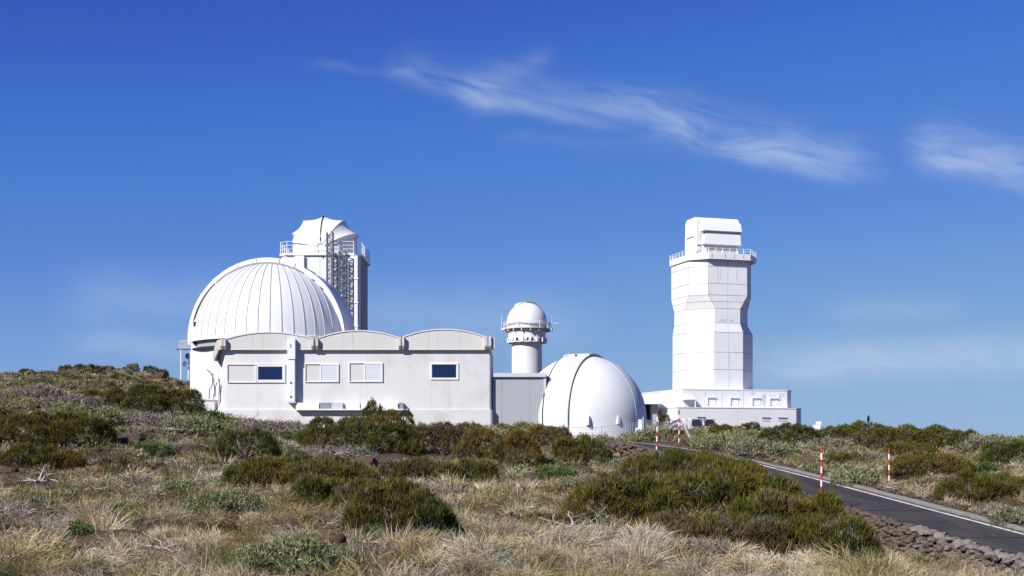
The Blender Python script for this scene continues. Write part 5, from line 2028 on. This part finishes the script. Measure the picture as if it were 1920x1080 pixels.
twigs = [
    (505, 815, 160, 36, 4, 'tangle of bare grey twigs along the plinth of the vaulted building'),
    (625, 862, 190, 34, 5, 'grey branch tangle in front of the dense broom bank'),
    (265, 806, 200, 40, 5, 'wide bare grey bush below the entrance block'),
    (120, 765, 150, 28, 4, 'dry grey bush on the upper hillside'),
    (60, 745, 110, 24, 3, 'dry twiggy bush near the skyline at the hillside edge'),
    (1622, 836, 90, 28, 3, 'dry grey twig heap below the round road sign'),
    (1545, 842, 60, 28, 2, 'thin grey bush behind the nearest marker pole'),
    (1640, 862, 60, 18, 2, 'small dry twig heap below the larger one on the verge'),
    (820, 935, 150, 30, 4, 'brown-grey dry bush at the upper rim of the pale grass'),
    (1480, 1072, 170, 46, 4, 'pale bristly dry bush at the foot of the largest thicket'),
    (1180, 940, 60, 24, 2, 'dry grey bush tucked behind the olive broom lobe'),
    (330, 850, 110, 26, 3, 'dry grey bush beside the fresh green bush'),
    (1880, 970, 90, 26, 3, 'dead grey twigs under the large dark broom across the road'),
    (380, 1005, 110, 34, 3, 'brown dry bush below the pale green bush on the near slope'),
    (345, 1052, 90, 26, 3, 'grey twig tangle beside the flat dark rock'),
    (235, 915, 110, 30, 3, 'grey dry bush around the thin standing branch'),
    (70, 1058, 120, 44, 3, 'large rounded straw-brown tussock bush at the bottom corner'),
    (900, 1015, 90, 24, 3, 'brown dry tangle in the pale grass beside the half-buried rock'),
    (1010, 975, 100, 20, 3, 'dry brown tangle above the thick curled branch'),
    (690, 1052, 100, 26, 3, 'grey-brown dry bush beside the large leafy bush at the bottom'),
    (480, 970, 90, 20, 3, 'dry grey tangle between the pale bush and the olive broom'),
    (1290, 1040, 180, 34, 4, 'dead brown twigs along the foot of the largest thicket'),
]
for i, (px, py, w_, h_, nl, lab) in enumerate(twigs):
    shrub('twiggy_bush', lab, 'dry bush', px, py, w_, h_, {1480: 'greystraw', 70: 'greenstraw', 380: 'brown', 900: 'brown', 1010: 'brown'}.get(px, 'twig'), 'twiggy', nl, TW, 500 + i)


def dead_branch(label, px, py, wpx, hpx, seed, n=6, r=0.05):
    rr = random.Random(seed)
    o = at(px, py)
    k = o[1] / F
    o[2] += 0.12
    w, h = wpx * k / 2, hpx * k
    t = thing('dead_branch', label, 'dead branch', o, 'bleached dead branches')
    bark = MB()
    def grow(p, dv, L, rad, depth):
        pts = [p]; rads = [rad]
        q = p.copy(); v = dv.copy()
        for i in range(4):
            v = (v + Vector((rr.uniform(-.45, .45), rr.uniform(-.45, .45), rr.uniform(-.40, .22)))).normalized()
            q = q + v * (L / 4)
            q.z = max(q.z, float(o[2]) + 0.03 + 0.03 * depth)
            pts.append(q.copy()); rads.append(rad * (1 - 0.17 * (i + 1)))
        bark.tube(pts, rads, 5)
        if depth < 2:
            for j in range(rr.choice((2, 3))):
                s = rr.choice((1, 2, 3))
                nv = (v + Vector((rr.uniform(-1, 1), rr.uniform(-1, 1), rr.uniform(-.1, .9)))).normalized()
                grow(pts[s].copy(), nv, L * rr.uniform(.45, .75), rads[s] * 0.65, depth + 1)
    for i in range(n):
        u = (i + .5) / n * 2 - 1
        dv = Vector((u * 1.1 + rr.uniform(-.3, .3), rr.uniform(-.4, .4), rr.uniform(0.10, 0.8) * h / max(w, .2))).normalized()
        grow(Vector((o[0] + u * w * .14, o[1] + rr.uniform(-.05, .05), o[2] + .10)), dv, w * rr.uniform(.6, 1.0), r * rr.uniform(.6, 1.1), 0)
    V = np.array(bark.v)
    V[:, 2] = o[2] + (V[:, 2] - o[2]) * min(1.0, 1.2 * h / max(1e-3, (V[:, 2] - o[2]).max()))
    rng = np.random.default_rng(seed)
    c = np.repeat(pick(rng, PAL['wood'], len(V) // 5 + 1, 0.08), 5, 0)[:len(V)]
    ob = np_mesh('branches', V, [f for f in bark.f if len(f) == 4], None, M['wood'], t, c)
    return t


for a in [
    ('bleached forked dead branch on the near hillside slope', 75, 918, 100, 52, 1, 5, .045),
    ('thick curled dead branch lying in the pale grass beside the largest thicket', 1075, 1004, 170, 44, 2, 8, .042),
    ('arched thin dead branch below the forked dead branch', 175, 930, 90, 24, 3, 4, .03),
    ('short bleached branch above the large leafy bush', 612, 1000, 60, 20, 4, 4, .035),
    ('dead sticks beside the flat dark rock at the bottom', 305, 1050, 110, 28, 5, 6, .03),
    ('small dead fork in shade behind the pale grass', 985, 932, 60, 34, 6, 4, .035),
    ('dead sticks at the front foot of the largest thicket', 1180, 1018, 110, 34, 7, 6, .028),
    ('bleached twist of wood beside the long low broom', 432, 884, 40, 18, 8, 3, .035),
    ('bare upright dead shrub against the white plinth', 468, 800, 70, 34, 9, 6, .035),
    ('pale dead branches among lava rocks behind the long low broom', 600, 866, 150, 30, 10, 8, .035),
    ('grey dead branches in front of the entrance block', 300, 812, 120, 28, 11, 7, .035),
    ('bleached dead stick lying behind the kerb', 1672, 925, 60, 10, 12, 3, .03),
    ('thin dead branch standing in grey grass on the slope', 258, 918, 20, 40, 13, 2, .028),
    ('long pale stick on bare soil at the bottom corner', 20, 1066, 60, 12, 14, 2, .03),
]:
    dead_branch(*a)

# rocks
RM = [rock_mesh('lava_rock', 400 + i, 0.75, 2, 0.42, M['lava']) for i in range(8)]
def rock(label, px, py, wpx, hpx, seed, group=None, d=None, lift=0.0, dz=0.0):
    rr = random.Random(seed)
    o = at(px, py) if d is None else W(px, py, d)
    k = o[1] / F
    s = wpx * k
    ob = bpy.data.objects.new('lava_rock', RM[seed % len(RM)])
    ob.location = (o[0], o[1] + s * .3, o[2] + hpx * k * 0.30 + dz)
    ob.scale = (s, s * rr.uniform(.8, 1.1), hpx * k * 1.35)
    ob.rotation_euler = (rr.uniform(-.15, .15), rr.uniform(-.15, .15), rr.uniform(0, 6.28) if wpx < 2.2 * hpx else rr.choice((0.0, 3.14)))
    col.objects.link(ob)
    tag(ob, label, 'rock', group)
    return ob


for i, a in enumerate([
    ('flat dark rock lying in straw grass near the bottom of the picture', 240, 1042, 66, 24),
    ('brown lava boulder behind the long low broom', 612, 872, 46, 26),
    ('dark lava boulder next to the brown one behind the long low broom', 680, 880, 60, 30),
    ('low reddish lava boulder under the dense broom bank', 745, 868, 70, 20),
    ('dark lava outcrop on the slope above the fresh green bush', 235, 836, 70, 22),
    ('brown lava boulder on the slope below the pale leafy mound', 180, 808, 50, 20),
    ('dark lava rock beside the dark round broom', 365, 855, 56, 28),
    ('small brown rock in the grass below the round broom clump', 1000, 905, 40, 22),
    ('half-buried dark rock beside the deep green broom', 805, 1012, 46, 24),
    ('rust-brown rock at the foot of the stone wall', 1765, 1052, 70, 30),
    ('dark rock leaning at the foot of the stone wall', 1690, 1030, 50, 26),
    ('lava boulder on the slope between grey bushes', 290, 880, 40, 16),
    ('dark rock below the small dead fork', 1010, 926, 30, 14),
    ('dark flat lava slab at the foot of the smooth dome', 1066, 810, 30, 7),
    ('brown boulder beside the wide bare grey bush', 210, 800, 44, 16),
    ('lava rock in the broom hollow under the annexe', 850, 882, 40, 16),
    ('grey-brown rock in the grass below the arched dead branch', 120, 985, 36, 16),
    ('dark rock beside the tiny bright green clump', 905, 1055, 40, 14),
]):
    rock(a[0], a[1], a[2], a[3], a[4], 20 + i, 'lava rocks on the slope')
rr = random.Random(77)
for i in range(90):
    px = 96 + rr.random() ** 0.9 * 238
    dd = 111.0 + rr.uniform(-3, 3)
    k = dd / F
    hgt = (11 * math.exp(-((px - 165) / 48) ** 2) + 10 * math.exp(-((px - 235) / 34) ** 2) + 2) * k
    sz = 5 + 12 * rr.random() ** 1.6
    p = W(px, 700, dd)
    g = float(ground_z(p[0], dd)[0])
    ob = rock('dark lava rock in the heap along the skyline crest', px, 700, sz, sz * rr.uniform(.65, .95), 100 + i, 'lava rocks heaped on the crest', dd)
    ob.location = (p[0], dd, g + rr.random() ** 0.8 * hgt)

# ------------------------------------------------------------------ dry grass and clutter (uncountable)
def in_building(x, y):
    a = (x > -27) & (x < 3.5) & (y > 94.3) & (y < 112)
    b = np.hypot(x - 5.48, y - 98.9) < 5.1
    return a | b


def clear_of_shrubs(rng, x, y):
    k = np.ones(len(x), bool)
    for fx, fy, fr in FOOT:
        q = ((x - fx) / fr) ** 2 + ((y - fy + fr * 0.12) / (fr * 0.85)) ** 2
        k &= (q > 1) | (rng.random(len(x)) < 0.06)
    return k


def grass_colours(rng, x, y):
    n = len(x)
    tone = fbm(x * 0.22 + 60, y * 0.22 + 20, 3)[:, None]
    c = pick(rng, PAL['straw'], n, 0.12)
    cg = pick(rng, PAL['greystraw'], n, 0.12)
    cv = pick(rng, PAL['greenstraw'], n, 0.12)
    u = rng.random((n, 1))
    wg = (u < 0.10 + np.clip((tone - 0.45) * 2.2, 0, .5)).astype(float)
    wv = (u > 0.88 - 0.16 * (1 - ss(x / y, -0.12, 0.05))[:, None]).astype(float)
    c = c * (1 - wg) + cg * wg
    br = np.clip((fbm(x * 0.5 + 90, y * 0.5 + 44, 3)[:, None] - 0.48) * 5, 0, 0.75)
    c = c * (1 - br) + pick(rng, [(0.30, 0.20, 0.10), (0.24, 0.17, 0.08), (0.36, 0.26, 0.13)], n, 0.12) * br
    return c * (1 - wv) + cv * wv


def scatter(rng, y0, y1, dens, lo=0.16, bias=0.0):
    n = int(0.5 * (y1 ** 2 - y0 ** 2) * 0.86 * dens)
    y = np.sqrt(rng.uniform(y0 ** 2, y1 ** 2, n))
    x = y * rng.uniform(-0.43, 0.43, n)
    s = x - road_xn(y)
    keep = ~((s > -1.0) & (s < 5.0) & (y < 110)) & ~in_building(x, y)
    cov = fbm(x * 0.28 + 3, y * 0.28 + 8, 4)
    right = ss(x / y, -0.05, 0.12)
    keep &= clear_of_shrubs(rng, x, y)
    keep &= rng.random(n) < np.clip((0.6 * cov + 0.4 * fbm(x * 0.9 + 13, y * 0.9 + 5, 2) * 1.25 - 0.38 + bias + 0.07 * right) * 10.0, lo, 1.0)
    return x[keep], y[keep]


def build_grass():
    rng = np.random.default_rng(99)
    S = Soup()
    # loose upright tufts
    for y0, y1, dens, nb, wmul, seg in [(16, 30, 1.6, 110, 1.0, True), (30, 46, 1.4, 60, 1.25, True), (46, 68, 1.3, 34, 1.7, False), (68, 122, 0.9, 18, 2.3, False)]:
        x, y = scatter(rng, y0, y1, dens * 1.15, 0.05)
        z = ground_z(x, y)
        n = len(x); m = nb
        c = grass_colours(rng, x, y)
        size = (0.5 + 1.1 * rng.random(n) ** 1.6) * (0.75 + 0.6 * fbm(x * .6, y * .6, 2))
        px_m = np.repeat(y, m) / 1280.0
        a = rng.uniform(0, 2 * math.pi, n * m)
        tilt = np.clip(rng.uniform(0.05, 1.2, n * m), 0, 1.3)
        Dr = np.stack([np.cos(a) * np.sin(tilt), np.sin(a) * np.sin(tilt), np.cos(tilt)], 1)
        q = np.sqrt(rng.random(n * m)) * 0.16 * np.repeat(size, m)
        B = np.stack([np.repeat(x, m) + np.cos(a) * q, np.repeat(y, m) + np.sin(a) * q, np.repeat(z, m) - 0.03], 1)
        Ls = 0.40 * np.repeat(size, m) * rng.uniform(0.5, 1.25, n * m)
        Ws = np.clip(px_m * 0.42 * rng.uniform(0.6, 1.3, n * m), 0.006, 0.06) * (wmul ** 0.4)
        droop = np.stack([Dr[:, 0] * 0.25 + 0.05, Dr[:, 1] * 0.25, -0.30 * rng.random(n * m) - 0.05 * tilt], 1) * Ls[:, None]
        cc = np.repeat(c, m, 0) * np.where(rng.random((n * m, 1)) < 0.2, rng.uniform(0.25, 0.5, (n * m, 1)), rng.uniform(0.8, 1.35, (n * m, 1)))
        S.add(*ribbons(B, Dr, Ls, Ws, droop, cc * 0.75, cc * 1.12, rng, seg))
    # dense rounded cushions
    for y0, y1, dens, nb, wmul, seg in [(16, 30, 0.90, 560, 1.0, True), (30, 46, 0.95, 270, 1.1, True), (46, 68, 0.95, 100, 1.3, False), (68, 122, 0.85, 42, 1.7, False)]:
        x, y = scatter(rng, y0, y1, dens * 1.2, 0.05, 0.02)
        z = ground_z(x, y)
        n = len(x); m = nb
        c = grass_colours(rng, x, y)
        r = rng.uniform(0.26, 0.80, n) * (0.8 + 0.4 * rng.random(n)) * (1 if y0 < 46 else 0.8); hm = r * rng.uniform(0.5, 0.85, n)
        d = unit(rng.normal(size=(n * m, 3))); d[:, 2] = np.abs(d[:, 2])
        dep = rng.uniform(0.55, 0.95, (n * m, 1))
        R3 = np.stack([np.repeat(r, m), np.repeat(r, m), np.repeat(hm, m)], 1)
        C3 = np.stack([np.repeat(x, m), np.repeat(y, m), np.repeat(z, m) - 0.04], 1)
        B = C3 + d * R3 * dep
        lean = np.repeat(rng.normal(size=(n, 3)) * np.array([.3, .3, 0]), m, 0)
        Dr = unit(d * np.array([1, 1, 0.55]) + np.array([0, 0, 0.25]) + lean + rng.normal(size=(n * m, 3)) * 0.42)
        px_m = np.repeat(y, m) / 1280.0
        Ls = (0.10 + 0.30 * np.repeat(r, m)) * rng.uniform(0.6, 1.5, n * m)
        Ws = np.clip(px_m * 0.40 * rng.uniform(0.6, 1.3, n * m), 0.006, 0.06) * wmul
        droop = np.stack([np.zeros(n * m), np.zeros(n * m), -0.35 * rng.random(n * m)], 1) * Ls[:, None]
        cc = np.repeat(c, m, 0) * np.where(rng.random((n * m, 1)) < 0.2, rng.uniform(0.25, 0.5, (n * m, 1)), rng.uniform(0.8, 1.35, (n * m, 1)))
        # brown thatch at the blade bases, darkened to paint in the tussock's inner shade
        thatch_dark = np.array([[0.10, 0.066, 0.036]])
        S.add(*ribbons(B - Dr * (Ls * 0.3)[:, None], Dr, Ls, Ws, droop, cc * 0.45 + thatch_dark * 0.55, cc * 1.18, rng, seg))
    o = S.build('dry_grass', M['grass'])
    tag(o, 'straw-coloured dry grass tussocks covering the whole slope', 'grass', None, 'stuff')


build_grass()


def build_scrub():
    """small low plants and loose twigs between the named bushes"""
    rng = np.random.default_rng(123)
    S = Soup()
    for pal, dens, hh, wl0 in (('pale', 0.24, 0.28, 1.5), ('vivid', 0.11, 0.20, 1.5), ('twig', 0.16, 0.30, 0.7), ('brown', 0.07, 0.32, 0.8), ('olive', 0.26, 0.30, 0.7), ('grey', 0.22, 0.26, 1.2)):
        n = int(0.5 * (122 ** 2 - 16 ** 2) * 0.86 * dens)
        y = np.sqrt(rng.uniform(16 ** 2, 122 ** 2, n)); x = y * rng.uniform(-.43, .43, n)
        s = x - road_xn(y)
        keep = ~((s > -0.75) & (s < 4.75) & (y < 110)) & ~in_building(x, y)
        left = 1 - ss(x / y, -0.1, 0.1)
        keep &= clear_of_shrubs(rng, x, y)
        if pal in ('twig', 'brown'):
            keep &= rng.random(n) < 0.35 + 0.65 * left
        x, y = x[keep], y[keep]; n = len(x)
        z = ground_z(x, y)
        m = 84 if pal in ('olive', 'pale') else 60
        r = rng.uniform(0.18, 0.5, n) * (1.35 if pal in ('olive', 'pale') else 1.0)
        d = unit(rng.normal(size=(n * m, 3))); d[:, 2] = np.abs(d[:, 2])
        B = np.stack([np.repeat(x, m), np.repeat(y, m), np.repeat(z, m)], 1) + d * np.repeat(r, m)[:, None] * np.array([1, 1, .75]) * rng.uniform(.6, 1, (n * m, 1))
        Dr = unit(d + np.array([0, 0, .6]) + rng.normal(size=(n * m, 3)) * .5)
        px_m = np.repeat(y, m) / 1280
        Ws = np.clip(px_m * wl0 * rng.uniform(.5, 1.1, n * m), 0.012, 0.12)
        Ls = np.maximum(hh * rng.uniform(.4, 1.0, n * m) if wl0 < 1 else Ws * 2.2, Ws * 1.5)
        c = np.repeat(pick(rng, PAL[pal], n, .15), m, 0) * rng.uniform(.7, 1.25, (n * m, 1))
        S.add(*ribbons(B - Dr * (Ls * .5)[:, None], Dr, Ls, Ws, np.zeros((n * m, 3)), c * .8, c * 1.1, rng, False))
    o = S.build('undergrowth', M['leaf'])
    tag(o, 'small mixed low plants and loose twigs between the bushes', 'undergrowth', None, 'stuff')
    # loose stones
    srcs = []
    for me in RM[:4]:
        me2 = rock_mesh('tmp_stone', 900 + len(srcs), .7, 1, .4, M['lava'])
        a = np.empty(len(me2.vertices) * 3); me2.vertices.foreach_get('co', a)
        srcs.append((a.reshape(-1, 3), np.array([list(p.vertices) for p in me2.polygons])))
        bpy.data.meshes.remove(me2)
    n = 3000
    y = np.sqrt(rng.uniform(16 ** 2, 120 ** 2, n)); x = y * rng.uniform(-.43, .43, n)
    s = x - road_xn(y)
    keep = ~((s > -0.8) & (s < 4.7) & (y < 110)) & ~in_building(x, y)
    x, y = x[keep], y[keep]
    z = ground_z(x, y)
    V, T = [], []
    n0 = 0
    for i in range(len(x)):
        a, t = srcs[i % 4]
        sz = rng.uniform(.08, .34) * (1 + y[i] / 120)
        th = rng.uniform(0, 6.28)
        p = a * np.array([sz, sz * rng.uniform(.7, 1), sz * rng.uniform(.7, 1.1)])
        p = np.stack([p[:, 0] * math.cos(th) - p[:, 1] * math.sin(th), p[:, 0] * math.sin(th) + p[:, 1] * math.cos(th), p[:, 2]], 1) + np.array([x[i], y[i], z[i] + sz * .12])
        V.append(p); T.append(t + n0); n0 += len(a)
    o = np_mesh('loose_stones', np.concatenate(V), None, np.concatenate(T), M['lava'])
    tag(o, 'loose dark lava stones scattered over the slope', 'stones', None, 'stuff')


build_scrub()


def build_gravel():
    rng = np.random.default_rng(55)
    me2 = rock_mesh('tmp_stone', 950, .8, 1, .4, M['lava'])
    a = np.empty(len(me2.vertices) * 3); me2.vertices.foreach_get('co', a); a = a.reshape(-1, 3)
    t = np.array([list(p.vertices) for p in me2.polygons])
    bpy.data.meshes.remove(me2)
    V, T = [], []
    n0 = 0
    for i in range(2600):
        y = 33 + 62 * rng.random() ** 1.6
        s_ = rng.choice((0, 1, 1, 2))
        sv = -0.2 + abs(rng.normal()) * 0.16 if s_ == 0 else (4.24 - abs(rng.normal()) * 0.07 if s_ == 1 else 4.65 + abs(rng.normal()) * 0.35)
        x = road_xn(y) + sv
        z = float(road_z(y)) if s_ < 2 else float(ground_z(x, y)[0])
        sz = rng.uniform(.03, .09) * (1 if s_ < 2 else 1.7)
        V.append(a * sz + np.array([x, y, z + sz * .2])); T.append(t + n0); n0 += len(a)
    o = np_mesh('gravel', np.concatenate(V), None, np.concatenate(T), M['farstone'])
    tag(o, 'loose brown gravel along the edges of the road', 'gravel', None, 'stuff')


build_gravel()
